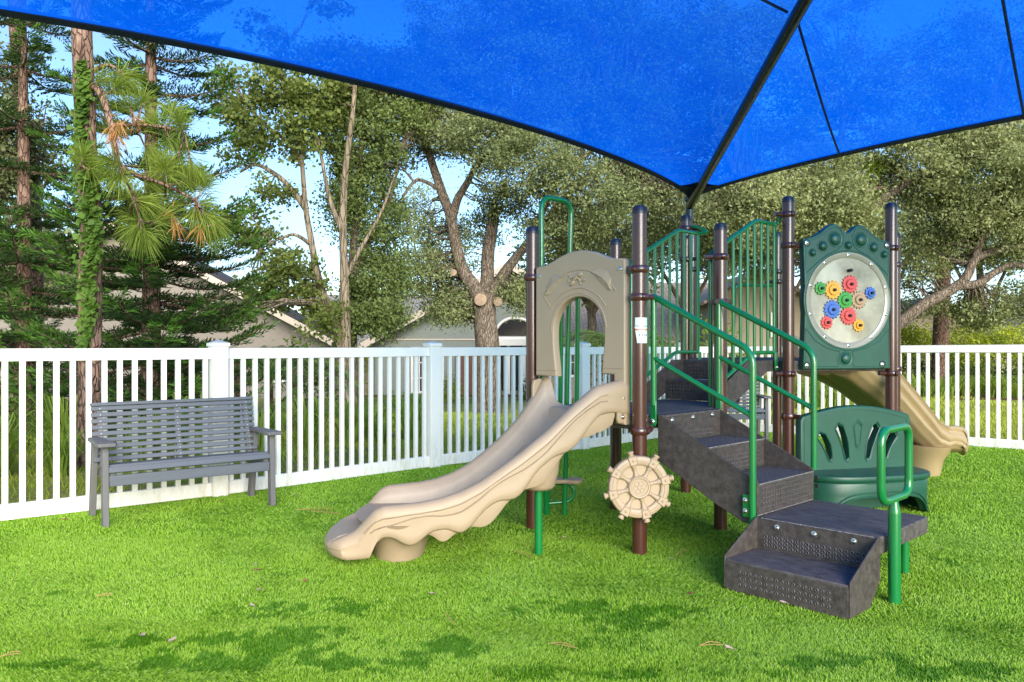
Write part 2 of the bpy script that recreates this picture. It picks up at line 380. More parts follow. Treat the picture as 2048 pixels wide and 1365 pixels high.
# ================================================================== slatted benches
M_slat = mat('slate_grey_board', (.088, .099, .116), rough=.55, var=.10, scale=12, bump=.12, bscale=90, streak=(.25, 3, 3))
M_leg = mat('grey_board', (.115, .112, .112), rough=.6, var=.10, scale=12, bump=.12, bscale=90, streak=(3, 3, .3))
def make_bench():
    root = empty('slatted_bench'); W = 1.19
    def board(name, c, d, m=M_slat, rx=0, bev=.005):
        b = MB(); b.box((0, 0, 0), d); o = b.build(name, m, root, bevel=bev); o.location = c; o.rotation_euler.x = rx; return o
    # frame x along the bench, y towards the back, z up; front legs at y=0
    for sx in (-1, 1):
        x = sx * (W / 2)
        b = MB(); b.prism([(-.035, 0), (.035, 0), (.055, .56), (-.01, .56)], x - .02, x + .02, 'x'); b.build('leg', M_leg, root, bevel=.004)
        b = MB(); b.prism([(.435, 0), (.505, 0), (.40, .56), (.335, .56)], x - .02, x + .02, 'x'); b.build('leg', M_leg, root, bevel=.004)
        b = MB(); b.prism([(x - sx * .055 if sx > 0 else x - .055, -.075), (x + .055, -.075), (x + .068, -.03), (x + .055, .12), (x + .04, .42), (x - .04, .42), (x - .055, .12), (x - .068, -.03)], .56, .588, 'z'); b.build('armrest', M_leg, root, bevel=.007)
        b = MB(); b.prism([(.01, .33), (.01, .385), (.44, .345), (.47, .30)], x - sx * .045 - .018, x - sx * .045 + .018, 'x'); b.build('seat_rail', M_leg, root)
        b = MB(); b.prism([(.34, .33), (.39, .33), (.52, .82), (.48, .82)], x - sx * .05 - .018, x - sx * .05 + .018, 'x'); b.build('back_stile', M_leg, root)
    b = MB(); b.prism([(.34, .33), (.39, .33), (.52, .82), (.48, .82)], -.018, .018, 'x'); b.build('back_stile', M_leg, root)
    board('apron', (0, .0, .315), (W - .045, .026, .075))
    board('seat_slat', (0, -.005, .392), (W - .04, .026, .042), rx=-.35)
    for i in range(6): board('seat_slat', (0, .038 + i * .062, .412 - i * .0062), (W - .045, .054, .026), rx=-.1)
    for i in range(9):
        t = i / 8; z = .425 + t * .367; y = .355 + t * .112 + .012 * math.sin(t * 3)
        board('back_slat', (0, y, z), (W + .02, .022, .033), rx=-.27)
    board('back_slat', (0, .478, .823), (W + .02, .055, .026), rx=-.12)
    sc = MB()
    for i in range(9):
        t = i / 8; z = .425 + t * .367; y = .355 + t * .112 + .012 * math.sin(t * 3) - .0125
        for x in (-W / 2 + .05, 0, W / 2 - .05): sc.lathe([(.0038, 0), (.0038, .002), (.001, .003)], o=(x, y - .001, z), seg=8, M=Matrix.Rotation(R(90), 3, 'X'))
    stuff(sc.build('screw_head', M_screw, root))
    return root
M_screw = mat('screw_head', (.55, .55, .55), rough=.4, var=.05, metal=.8)
bench = make_bench(); ang = math.atan2(.751, .96)
bench.location = ((-2.846 - 1.886) / 2, (5.449 + 6.20) / 2, 0); bench.rotation_euler.z = ang
tag(bench, 'long grey slatted bench on the turf before the fence, beside the pine', 'bench', 'grey slatted benches')
bench2 = copy_tree(bench); bench2.location = (2.78, 10.42, 0.0); bench2.rotation_euler.z = R(-4)
bench2['label'] = 'grey slatted bench half hidden behind the black stair, in the fence corner'

# ================================================================== blue shade canopy
M_fab = bpy.data.materials.new('blue_shade_cloth'); M_fab.use_nodes = True
nt = M_fab.node_tree; n = nt.nodes; l = nt.links; p = n['Principled BSDF']; p.inputs['Roughness'].default_value = .7; p.inputs['Specular IOR Level'].default_value = .1
c = n.new('ShaderNodeTexCoord'); t = n.new('ShaderNodeTexNoise'); t.inputs['Scale'].default_value = 260; t.inputs['Detail'].default_value = 3
l.new(c.outputs['Object'], t.inputs['Vector'])
t2 = n.new('ShaderNodeTexNoise'); t2.inputs['Scale'].default_value = 1.2; t2.inputs['Detail'].default_value = 5; mp = n.new('ShaderNodeMapping'); mp.inputs['Scale'].default_value = (.3, 2.5, 1); mp.inputs['Rotation'].default_value = (0, 0, .2)
l.new(c.outputs['Object'], mp.inputs['Vector']); l.new(mp.outputs['Vector'], t2.inputs['Vector'])
sm = n.new('ShaderNodeMath'); sm.operation = 'MULTIPLY_ADD'; sm.inputs[1].default_value = .5; l.new(t2.outputs['Fac'], sm.inputs[0]); 
sm2 = n.new('ShaderNodeMath'); sm2.operation = 'MULTIPLY'; sm2.inputs[1].default_value = .5; l.new(t.outputs['Fac'], sm2.inputs[0]); l.new(sm2.outputs[0], sm.inputs[2])
r = n.new('ShaderNodeValToRGB'); r.color_ramp.elements[0].position = .3; r.color_ramp.elements[1].position = .72
r.color_ramp.elements[0].color = (.0, .135, .97, 1); r.color_ramp.elements[1].color = (.0, .20, 1.0, 1)
l.new(sm.outputs[0], r.inputs['Fac']); tr = n.new('ShaderNodeBsdfTranslucent'); l.new(r.outputs['Color'], tr.inputs['Color'])
p.inputs['Base Color'].default_value = (.006, .07, .55, 1)
mx = n.new('ShaderNodeMixShader'); mx.inputs['Fac'].default_value = .92
l.new(p.outputs[0], mx.inputs[1]); l.new(tr.outputs[0], mx.inputs[2])
# the open knit lets part of the view through
t3 = n.new('ShaderNodeTexNoise'); t3.inputs['Scale'].default_value = 420; t3.inputs['Detail'].default_value = 5; t3.inputs['Roughness'].default_value = .8; l.new(c.outputs['Object'], t3.inputs['Vector'])
pr = n.new('ShaderNodeMapRange'); pr.inputs['From Min'].default_value = .42; pr.inputs['From Max'].default_value = .60; pr.inputs['To Min'].default_value = .02; pr.inputs['To Max'].default_value = .50
l.new(t3.outputs['Fac'], pr.inputs['Value']); tp = n.new('ShaderNodeBsdfTransparent'); tp.inputs['Color'].default_value = (.20, .74, 1, 1); m2 = n.new('ShaderNodeMixShader')
l.new(pr.outputs['Result'], m2.inputs['Fac']); l.new(mx.outputs[0], m2.inputs[1]); l.new(tp.outputs[0], m2.inputs[2]); l.new(m2.outputs[0], n['Material Output'].inputs['Surface'])
M_hem = mat('navy_hem', (.006, .014, .075), rough=.7, var=.2)
M_iron = mat('black_steel', (.010, .010, .012), rough=.35, var=.15, coat=.3)
CA, CZ0, CK = 8.4, 3.10, .262
can = empty('shade_canopy', (2.22, 9.80, 0), R(43.8 + 180)); tag(can, 'big blue shade cloth canopy over the play structure', 'shade canopy')
def eave(e):                                             # inward draw and lift of the hem at distance e along an edge
    q = 4 * (e / CA) * (1 - e / CA); return .52 * q ** .75, .0 * q
def face_pt(e, w):
    """e along the eave 0..CA, w 0 at the hem .. 1 at the hip/peak line"""
    q, z = eave(e); top = min(e, CA - e); y = q + (top - q) * w if top > q else top
    zz = CZ0 + CK * (q * (1 - w)) + CK * top * w + z * (1 - w)
    zz -= .05 * math.sin(math.pi * w) * min(1, top)
    return e, y, zz
def face_mesh(k):
    ne, nw = 64, 20; b = MB(); Mr = Matrix.Translation((CA / 2, CA / 2, 0)) @ Matrix.Rotation(k * math.pi / 2, 4, 'Z') @ Matrix.Translation((-CA / 2, -CA / 2, 0))
    for i in range(ne + 1):
        e = CA * (.5 - .5 * math.cos(math.pi * i / ne)) if True else 0
        for j in range(nw + 1): b.v.append(tuple(Mr @ Vector(face_pt(min(max(e, .03), CA - .03), j / nw))))
    b.f = [(i * (nw + 1) + j, (i + 1) * (nw + 1) + j, (i + 1) * (nw + 1) + j + 1, i * (nw + 1) + j + 1) for i in range(ne) for j in range(nw)]; b.mi = [0] * len(b.f)
    o = b.build('cloth_panel', M_fab, can, smooth=60)
    hem = MB(); path = [Mr @ (Vector(face_pt(min(max(CA * i / 80, .03), CA - .03), 0)) + Vector((0, 0, -.006))) for i in range(81)]
    vs = []
    for i, q in enumerate(path):                         # flat folded hem
        e = CA * i / 80; q2 = Mr @ (Vector(face_pt(min(max(e, .03), CA - .03), .0)) + Vector((0, .058, .012)))
        vs += [q + Vector((0, 0, -.012)), q2 + Vector((0, 0, -.014)), q2 + Vector((0, 0, .012)), q + Vector((0, 0, .012))]
    hem.add(vs, [(4 * i + a, 4 * i + (a + 1) % 4, 4 * i + 4 + (a + 1) % 4, 4 * i + 4 + a) for i in range(80) for a in range(4)])
    hem.build('hem', M_hem, o)
    return o, Mr
pan = [face_mesh(k) for k in range(4)]
def ey(e, y):
    q, z = eave(e); top = min(e, CA - e); return (e, min(.985, max(0, (y - q) / max(1e-3, top - q))))
def seam(pi, e0, y0, e1, y1):
    o, Mr = pan[pi]; b = MB(); pts = []; y0 = max(y0, eave(e0)[0])
    for i in range(25):
        t = i / 24; pts.append(Mr @ (Vector(face_pt(*ey(e0 + (e1 - e0) * t, y0 + (y1 - y0) * t))) + Vector((0, 0, -.012))))
    b.tube(pts, .011, 6); b.build('seam', M_hem, o)
# panel 0 lies along the left eave, panel 3 along the right one; the strips of cloth run across both
for a_, b_ in (((2.78, 2.7), (5.2, 2.7)), ((1.3, 1.2), (1.3, 1.2))):
    if a_ != b_: seam(0, *a_, *b_)
for a_, b_ in (((CA - 2.08, 0), (CA - 2.72, 2.68)), ((CA - 3.72, 0), (CA - 4.08, 2.8))): seam(3, *a_, *b_)
for k in range(4):
    Mr = pan[k][1]
    b = MB(); b.tube([Mr @ Vector((.0, .0, CZ0 - .10)), Mr @ Vector((CA / 2, CA / 2, CZ0 + CK * CA / 2 - .075))], .05, 12); b.build('hip_beam', M_iron, can)
    b = MB(); b.lathe([(.045, -.05), (.045, CZ0 - .04), (.06, CZ0 - .03), (.06, CZ0 + .02)], o=Mr @ Vector((0, 0, 0)), seg=18); b.build('corner_post', M_iron, can)
    g1, g2 = [], []
    for e in (.03, .25, .45, .62): g1.append(Mr @ (Vector(face_pt(e, 0)) + Vector((0, 0, -.02))))
    Mp = pan[(k - 1) % 4][1]
    for e in (CA - .62, CA - .45, CA - .25): g2.append(Mp @ (Vector(face_pt(e, 0)) + Vector((0, 0, -.02))))
    b = MB(); hipq = Mr @ (Vector(face_pt(.42, .985)) + Vector((0, 0, -.02))); b.add(g1 + [hipq] + g2, [(0, 1, 4), (1, 2, 4), (2, 3, 4), (4, 5, 6), (4, 6, 7), (4, 7, 0)]); b.build('corner_gusset', M_hem, can, smooth=0)

# ================================================================== houses beyond
M_stg = mat('grey_green_stucco', (.20, .22, .20), rough=.9, var=.06, scale=6, bump=.3, bscale=40)
M_stb = mat('beige_stucco', (.24, .21, .18), rough=.9, var=.06, scale=6, bump=.3, bscale=40)
M_stc = mat('cream_stucco', (.32, .27, .20), rough=.9, var=.06, scale=6, bump=.3, bscale=40)
M_white = mat('white_trim', (.72, .70, .66), rough=.5, var=.05)
M_tantrim = mat('tan_trim', (.50, .42, .34), rough=.6, var=.06)
M_dark = mat('dark_glass', (.018, .018, .02), rough=.12, var=.3, scale=2)
M_asph = mat('dark_shingle', (.035, .033, .035), rough=.95, var=.3, scale=12)
M_blind = mat('dark_blind', (.05, .05, .052), rough=.5, var=.1)
M_brownpanel = mat('brown_boards', (.14, .065, .05), rough=.8, var=.15, streak=(4, 4, .3))
def shingle(name, c0, c1):
    m = bpy.data.materials.new(name); m.use_nodes = True; nt = m.node_tree; n = nt.nodes; l = nt.links; p = n['Principled BSDF']; p.inputs['Roughness'].default_value = .95
    c = n.new('ShaderNodeTexCoord'); mp = n.new('ShaderNodeMapping'); l.new(c.outputs['UV'], mp.inputs['Vector'])
    b = n.new('ShaderNodeTexBrick'); b.inputs['Scale'].default_value = 1; b.inputs['Brick Width'].default_value = .32; b.inputs['Row Height'].default_value = .16; b.inputs['Mortar Size'].default_value = .018
    b.inputs['Color1'].default_value = (*c0, 1); b.inputs['Color2'].default_value = (*c1, 1); b.inputs['Mortar'].default_value = tuple(x * .4 for x in c0) + (1,)
    l.new(mp.outputs['Vector'], b.inputs['Vector']); l.new(b.outputs['Color'], p.inputs['Base Color'])
    bp = n.new('ShaderNodeBump'); bp.inputs['Strength'].default_value = .8; bp.inputs['Distance'].default_value = .03; bp.invert = True
    l.new(b.outputs['Fac'], bp.inputs['Height']); l.new(bp.outputs['Normal'], p.inputs['Normal']); return m
M_sh1 = shingle('grey_shingle', (.24, .225, .215), (.31, .29, .275)); M_sh2 = shingle('pinkish_shingle', (.30, .24, .20), (.37, .30, .25))
def roof_plane(name, A, B, C, D, m, parent, th=.12):
    """A,B along the eave, C,D along the ridge (C above B)"""
    A, B, C, D = map(Vector, (A, B, C, D)); nrm = (B - A).cross(D - A).normalized()
    if nrm.z < 0: nrm = -nrm
    b = MB(); b.add([A, B, C, D] + [q - nrm * th for q in (A, B, C, D)], [(0, 1, 2, 3), (7, 6, 5, 4), (0, 4, 5, 1), (1, 5, 6, 2), (2, 6, 7, 3), (3, 7, 4, 0)])
    me = b.mesh(name, 0); uv = me.uv_layers.new(); ux = (B - A).normalized(); uy = nrm.cross(ux)
    for lp in me.loops: v = me.vertices[lp.vertex_index].co - A; uv.data[lp.index].uv = (v.dot(ux), v.dot(uy))
    return link(name, me, m, parent)
def pxz(px, py, Y): q = at(px, py, Y); return (q.x, q.z)

# --- grey-green house in the middle
hm = empty('house', (0, 0, 0)); tag(hm, 'grey green stucco house with arched window behind the oak', 'house', 'houses beyond the fence')
Y0 = 40.; zg = -1.5
L_, A_, Rr = pxz(743, 684, Y0), pxz(1018, 533, Y0), pxz(1290, 684, Y0)
b = MB(); b.prism([(L_[0], zg), L_, A_, Rr, (Rr[0], zg)], Y0, Y0 + 9, 'y'); wall = b.build('wall', M_stg, hm)
b = MB(); q0 = pxz(743, 679.5, Y0); q1 = pxz(1290, 678, Y0); b.box(((q0[0] + q1[0]) / 2, Y0 - .02, q0[1]), (q1[0] - q0[0], .05, .07)); b.build('wall_band', M_tantrim, wall)
ov = .9
dl = Vector((A_[0] - L_[0], 0, A_[1] - L_[1])).normalized(); dr_ = Vector((Rr[0] - A_[0], 0, Rr[1] - A_[1])).normalized()
e0 = Vector((L_[0], 0, L_[1])) - dl * .45; pk = Vector((A_[0], 0, A_[1])); e1 = Vector((Rr[0], 0, Rr[1])) + dr_ * .45; up = Vector((0, 0, .16))
r_ = roof_plane('roof', e0 + up + Vector((0, Y0 + 9, 0)), e0 + up + Vector((0, Y0 - ov, 0)), pk + up + Vector((0, Y0 - ov, 0)), pk + up + Vector((0, Y0 + 9, 0)), M_sh1, hm)
r2 = roof_plane('roof', e1 + up + Vector((0, Y0 - ov, 0)), e1 + up + Vector((0, Y0 + 9, 0)), pk + up + Vector((0, Y0 + 9, 0)), pk + up + Vector((0, Y0 - ov, 0)), M_sh1, hm)
for a_, b_ in ((e0, pk), (pk, e1)):
    d = (b_ - a_).normalized(); nn = Vector((-d.z, 0, d.x)); b = MB(); vs = []
    for yy in (Y0 - ov - .05, Y0 - ov): vs += [q + Vector((0, yy, 0)) for q in (a_ + up * .9, b_ + up * .9, b_ + up * .9 - nn * .32, a_ + up * .9 - nn * .32)]
    b.add(vs, [(0, 1, 2, 3), (7, 6, 5, 4), (0, 4, 5, 1), (1, 5, 6, 2), (2, 6, 7, 3), (3, 7, 4, 0)]); b.build('fascia', M_tantrim, r_)
# lower wing to its left with a roof facing the playground
w0, w1 = at(600, 692, 41.5), at(900, 692, 41.5); rg0, rg1 = at(640, 596, 46.5), at(900, 596, 46.5)
rw = roof_plane('roof', (w0.x, 41, w0.z), (w1.x, 41, w1.z), (rg1.x, 47, rg1.z + .2), (rg0.x - 1, 47, rg0.z + .2), M_sh1, hm)
b = MB(); b.box(((w0.x + w1.x) / 2, 43.8, (w0.z + zg) / 2 - .1), (w1.x - w0.x - .6, 4, w0.z - zg)); b.build('wall', M_stc, hm)
b = MB(); b.box(((w0.x + w1.x) / 2, 40.95, w0.z - .12), (w1.x - w0.x, .06, .22)); b.build('fascia', M_tantrim, rw)
b = MB(); b.tube(fillet([at(730, 684, 39.9), at(735, 692, 39.85), at(752, 700, 39.95), at(752, 790, 39.95)], .2, 4), .09, 8); b.build('downpipe', M_stg, hm)
def window(cx, cy, w, h, Y, nxp, nyp, parent, frame_m=M_white, pane_m=M_dark):
    c = at(cx, cy, Y); W_ = w * Y / FPX; H_ = h * Y / FPX; root = MB()
    t = .11
    for sx in (-1, 1): root.box((c.x + sx * (W_ / 2 - t / 2), Y - .05, c.z), (t, .12, H_))
    for sz in (-1, 1): root.box((c.x, Y - .05, c.z + sz * (H_ / 2 - t / 2)), (W_ - 2 * t, .12, t))
    o = root.build('window', frame_m, parent)
    b = MB(); b.box((c.x, Y - .012, c.z), (W_ - 2 * t, .02, H_ - 2 * t)); b.build('pane', pane_m, o)
    b = MB()
    for i in range(1, nxp): b.box((c.x - W_ / 2 + W_ * i / nxp, Y - .04, c.z), (.06, .05, H_ - 2 * t))
    for i in range(1, nyp): b.box((c.x, Y - .04, c.z - H_ / 2 + H_ * i / nyp), (W_ - 2 * t, .05, .06))
    if nxp * nyp > 1: b.build('muntin', frame_m, o)
    return o
wv = window(855, 741, 66, 92, Y0, 4, 3, hm)
bl = MB()
c = at(855, 741, Y0)
for i in range(26): bl.box((c.x, Y0 - .026, c.z - 1.0 + i * .08), (1.5, .012, .045))
stuff(bl.build('blind_slat', M_blind, wv))
b = MB(); pa = at(917, 750, Y0)
for k, x in enumerate((915, 924, 933, 942)): 
    q = at(x, 750, Y0); b = MB(); b.box((q.x, Y0 - .04, q.z), (.21, .06, 2.1)); b.build('plank', M_brownpanel, hm)
# arched window, pergola beam and screened porch
pts = [pxz(1030 + 40 * math.cos(R(a)), 672 - 36 * math.sin(R(a)), Y0) for a in range(0, 181, 12)]
b = MB(); b.prism(pts, Y0 - .03, Y0 - .01, 'y'); aw = b.build('window', M_dark, hm)
b = MB(); b.tube([(x, Y0 - .04, z) for x, z in pts], .075, 8); b.build('frame', M_white, aw)
for y_, h_, d_ in ((677, 6, .6), (686, 11, .9)):
    q = at(1040, y_, Y0); b = MB(); b.box((q.x, Y0 - d_ / 2, q.z), (110 * Y0 / FPX, d_, h_ * Y0 / FPX)); b.build('porch_beam', M_white, hm)
q0, q1 = at(995, 693, Y0), at(1090, 782, Y0)
b = MB(); b.box(((q0.x + q1.x) / 2, Y0 - .012, (q0.z + q1.z) / 2), (q1.x - q0.x, .02, q0.z - q1.z)); b.build('porch_screen', M_dark, hm)
for x in (998, 1017, 1048, 1075):
    q = at(x, 740, Y0 - .4); b = MB(); b.box((q.x, Y0 - .4, .05), (.16, .12, 2.55)); b.build('porch_post', M_white, hm)
b = MB(); q = at(880, 792, 38.5); b.box((q.x + 1.2, 38.9, -1.33), (13, 1.6, .1)); struct(b.build('mulch_bed', M_mulch))

# --- beige house at left
hb = empty('house', (0, 0, 0)); tag(hb, 'beige stucco house with dark gable roof edge behind the dark conifer', 'house', 'houses beyond the fence')
Y1 = 36.
Rk, Pk = pxz(676, 682, Y1), pxz(240, 452, Y1); Lk = (2 * Pk[0] - Rk[0], Rk[1])
b = MB(); wr = Rk[0] - .5
b.prism([(Lk[0] + .5, zg), (Lk[0] + .5, Lk[1] + .1), (Pk[0], Pk[1] - .15), (wr, Rk[1] + .1), (wr, zg)], Y1, Y1 + 2, 'y'); b.build('wall', M_stb, hb)
for a_, b_ in ((Rk, Pk), (Lk, Pk)):
    A = Vector((a_[0], 0, a_[1])); P_ = Vector((b_[0], 0, b_[1])); rr_ = roof_plane('roof', A + Vector((0, Y1 - .8, .12)), A + Vector((0, Y1 + 2.2, .12)), P_ + Vector((0, Y1 + 2.2, .12)), P_ + Vector((0, Y1 - .8, .12)), M_asph, hb, .1)
    d = (P_ - A).normalized(); nn = Vector((-d.z, 0, d.x)); nn = nn if nn.z > 0 else -nn; b = MB(); vs = []
    for yy in (Y1 - .85, Y1 - .79): vs += [q + Vector((0, yy, 0)) for q in (A + nn * .02, P_ + nn * .02, P_ - nn * .26, A - nn * .26)]
    b.add(vs, [(0, 1, 2, 3), (7, 6, 5, 4), (0, 4, 5, 1), (1, 5, 6, 2), (2, 6, 7, 3), (3, 7, 4, 0)]); b.build('fascia', M_tantrim, rr_)
window(449, 652, 26, 22, Y1, 1, 1, hb, M_stb)
window(560, 735, 40, 60, Y1, 2, 2, hb)

# --- house with pinkish shingle roof behind the climber
hr_ = empty('house', (0, 0, 0)); tag(hr_, 'low cream house with broad pinkish shingle roof seen through the green pickets', 'house', 'houses beyond the fence')
Y2 = 34.
a0, a1, a2, a3 = at(1085, 684, Y2), at(1440, 684, Y2), at(1400, 566, Y2 + 7), at(1190, 596, Y2 + 7)
rr_ = roof_plane('roof', a0, a1, (a2.x + 1.5, Y2 + 7, a2.z), (a3.x - 1, Y2 + 7, a2.z), M_sh2, hr_)
b = MB(); b.box(((a0.x + a1.x) / 2, Y2 - .03, a0.z - .1), (a1.x - a0.x, .06, .25)); b.build('fascia', M_stc, rr_)
b = MB(); b.box(((a0.x + a1.x) / 2, Y2 + 3.3, (a0.z + zg) / 2 - .1), (a1.x - a0.x - .8, 6, a0.z - zg)); b.build('wall', M_stc, hr_)
window(1135, 725, 50, 60, Y2 + .28, 2, 2, hr_)
g0, g1, g2 = pxz(1420, 600, 33.), pxz(1520, 545, 33.), pxz(1640, 610, 33.)
b = MB(); b.prism([(g0[0], -.6), g0, g1, g2, (g2[0], -.6)], 33.2, 40, 'y'); b.build('wall', M_stc, hr_)
for P_, Q_ in ((g0, g1), (g2, g1)):
    A = Vector((P_[0], 0, P_[1])); B_ = Vector((Q_[0], 0, Q_[1])); A = A + (A - B_).normalized() * .6
    roof_plane('roof', A + Vector((0, 32.6, .12)), A + Vector((0, 40, .12)), B_ + Vector((0, 40, .12)), B_ + Vector((0, 32.6, .12)), M_sh2, hr_)
window(1560, 650, 40, 50, 33.2, 2, 2, hr_)

# --- roof at the far right
hq = empty('house', (0, 0, 0)); tag(hq, 'cream house with pale shingle roof at the far edge behind the hedge', 'house', 'houses beyond the fence')
a0, a1 = at(1960, 684, 30), at(2330, 684, 30); b0, b1 = at(2010, 590, 36), at(2300, 590, 36)
rr_ = roof_plane('roof', a0, a1, b1, b0, M_sh1, hq)
b = MB(); b.box(((a0.x + a1.x) / 2, 32.6, .5), (a1.x - a0.x - .8, 5, 1.7)); b.build('wall', M_stc, hq)
g0, g1, g2 = pxz(1800, 655, 33.), pxz(1870, 600, 33.), pxz(1960, 655, 33.)
b = MB(); b.prism([(g0[0], -.4), g0, g1, g2, (g2[0], -.4)], 33.2, 40, 'y'); b.build('wall', M_stc, hq)
for P_, Q_ in ((g0, g1), (g2, g1)):
    A = Vector((P_[0], 0, P_[1])); B_ = Vector((Q_[0], 0, Q_[1])); A = A + (A - B_).normalized() * .6
    roof_plane('roof', A + Vector((0, 32.6, .12)), A + Vector((0, 40, .12)), B_ + Vector((0, 40, .12)), B_ + Vector((0, 32.6, .12)), M_sh1, hq)
# ================================================================== the play structure
M_brown = mat('brown_enamel', (.062, .018, .012), rough=.3, var=.12, scale=5, coat=.4, streak=(1, 1, .25))
M_cap = mat('cap_brown', (.022, .014, .022), rough=.35, var=.1)
M_green = mat('green_enamel', (.005, .16, .036), rough=.28, var=.08, scale=4, coat=.5)
M_dgreen = mat('dark_green_plastic', (.012, .072, .043), rough=.42, var=.12, scale=6, bump=.06, bscale=220)
M_tan = mat('tan_plastic', (.365, .268, .168), rough=.5, var=.05, scale=3, bump=.05, bscale=260)
M_tan2 = mat('olive_tan_plastic', (.36, .26, .135), rough=.42, var=.06, scale=3, bump=.04, bscale=260)
M_groove = mat('groove_shade', (.26, .185, .115), rough=.8, var=.2)  # darker tan on the skirt veins: shade of moulded grooves put into the colour
M_bed = mat('worn_tan_plastic', (.345, .26, .175), rough=.42, var=.09, scale=7, streak=(.3, 1, 1))
M_step = mat('step_coating', (.047, .038, .032), rough=.55, var=.22, scale=28, bump=.25, bscale=130, col2=(.070, .058, .050), spec=.35)
M_tread = mat('worn_tread', (.056, .048, .043), rough=.6, var=.3, scale=30, bump=.4, bscale=160, col2=(.092, .080, .072), spec=.35, streak=(1, .35, 1))
M_hole = mat('hole_dark', (.012, .011, .011), rough=.8, var=.1)
M_rim = mat('hole_rim', (.075, .066, .062), rough=.45, var=.2, scale=40)
M_steel = mat('steel', (.62, .60, .56), rough=.28, var=.06, metal=1)
M_dish = mat('hazy_plastic', (.27, .23, .145), rough=.36, var=.25, scale=2.6, coat=.3, col2=(.42, .375, .27))
M_dishrim = mat('hazy_plastic_rim', (.26, .235, .17), rough=.32, var=.1, scale=5, coat=.6)
M_black = mat('black_plastic', (.008, .010, .012), rough=.35, var=.1)
M_label = mat('label_white', (.72, .73, .70), rough=.5, var=.04)
M_orange = mat('label_orange', (.62, .14, .03), rough=.5, var=.04)
M_ink = mat('label_ink', (.28, .29, .28), rough=.6, var=.05)
GEARC = {'red': (.62, .055, .05), 'yellow': (.72, .33, .02), 'green': (.03, .27, .03), 'blue': (.035, .12, .40), 'tan': (.42, .25, .13)}
M_gear = {k: mat('gear_' + k, v, rough=.4, var=.06, coat=.2) for k, v in GEARC.items()}

PLAY = empty('play_structure', (.7748, 4.758, 0), R(43.8))
tag(PLAY, 'toddler play structure with brown posts, tan slides, black steps and green rails', 'play structure')
HS = .93                                             # side of the hexagonal upper deck
hxc, hxs = HS * math.cos(R(30)), HS * .5
HB = Vector((1.878, -.0075, 0)); HA = Vector((1.878, HB.y + HS, 0)); HC = HB + Vector((hxc, -hxs, 0)); HD = HC + Vector((hxc, hxs, 0))
HE = HD + Vector((0, HS, 0)); HF = HE + Vector((-hxc, hxs, 0))
Z1, Z2, PR_ = .84, 1.146, .0445

def clamp(z, ang, post, reach=.07):
    """a bolted pipe clamp: swollen ring, lug and bolt heads"""
    b = MB(); r = PR_
    b.lathe([(r - .004, z - .024), (r + .006, z - .024), (r + .013, z - .012), (r + .014, z + .008), (r + .007, z + .022), (r - .004, z + .022)], seg=24)
    d = Vector((math.cos(ang), math.sin(ang), 0)); s = Vector((-d.y, d.x, 0))
    for sg in (-1, 1):
        b.lathe([(.001, -.012), (.018, -.012), (.02, 0), (.018, .012), (.001, .012)], o=d * 0 + s * sg * (r + .012) + Vector((0, 0, z)), seg=12, M=frame((0, 0, 0), s, (0, 0, 1)).to_3x3())
    b.tube([d * (r * .6) + Vector((0, 0, z)), d * (r + reach) + Vector((0, 0, z))], .017, 10)
    o = b.build('clamp', M_brown, post)
    h = MB()
    for sg in (-1, 1):
        h.lathe([(.001, .0), (.009, .0), (.010, .004), (.006, .008), (.001, .009)], o=s * sg * (r + .012) + d * -.012 + Vector((0, 0, z)), seg=10, M=frame((0, 0, 0), s, (0, 0, 1)).to_3x3())
    h.build('bolt', M_steel, post)
    return o
def post(p, h, clamps):
    b = MB(); b.lathe([(PR_, -.05), (PR_, h - .05)], seg=28)
    o = b.build('post', M_brown, PLAY, loc=(p[0], p[1], 0))
    c = MB(); r = PR_ + .002
    c.lathe([(r, h - .055), (r + .001, h - .045), (r - .002, h - .028), (r * .85, h - .012), (r * .55, h - .003), (.004, h)], seg=28)
    c.build('cap', M_cap, o)
    for z, a in clamps: clamp(z, R(a), o)
    return o
p_front = post((0, 0), 2.118, [(1.729, 90), (1.56, -25), (.747, 0)])
post((0, .915), 2.09, [(1.732, -90), (.75, 0)])
post((.915, 0), 2.108, [(1.874, 140), (1.563, -160), (.75, 90)])
post((.915, .915), 2.09, [(.75, 0)])
post(HA, 2.385, [(2.265, -60), (2.0, -90), (1.05, 0)])
post(HB, 2.419, [(2.276, 150), (2.036, -30), (1.046, 150), (.72, -100)])
post(HC, 2.41, [(2.043, 150), (1.042, 150)])
post(HD + Vector((.15, -.145, 0)), 2.30, [(2.0, 90), (1.05, 90)])
post(HE, 2.40, [(2.0, -90), (1.9, 120), (1.05, 150)])
post(HF, 2.40, [(2.0, -30), (1.05, 0)])

# ---- decks
b = MB(); b.box((.4575, .4575, Z1 - .045), (.90, .90, .09)); b.build('square_deck', M_tread, PLAY, bevel=.006)
b = MB(); cx = (HA + HD) / 2
b.prism([(cx.x + (q.x - cx.x) * .985, cx.y + (q.y - cx.y) * .985) for q in (HA, HB, HC, HD, HE, HF)], Z2 - .085, Z2, 'z')
b.build('hexagon_deck', M_tread, PLAY, bevel=.006)

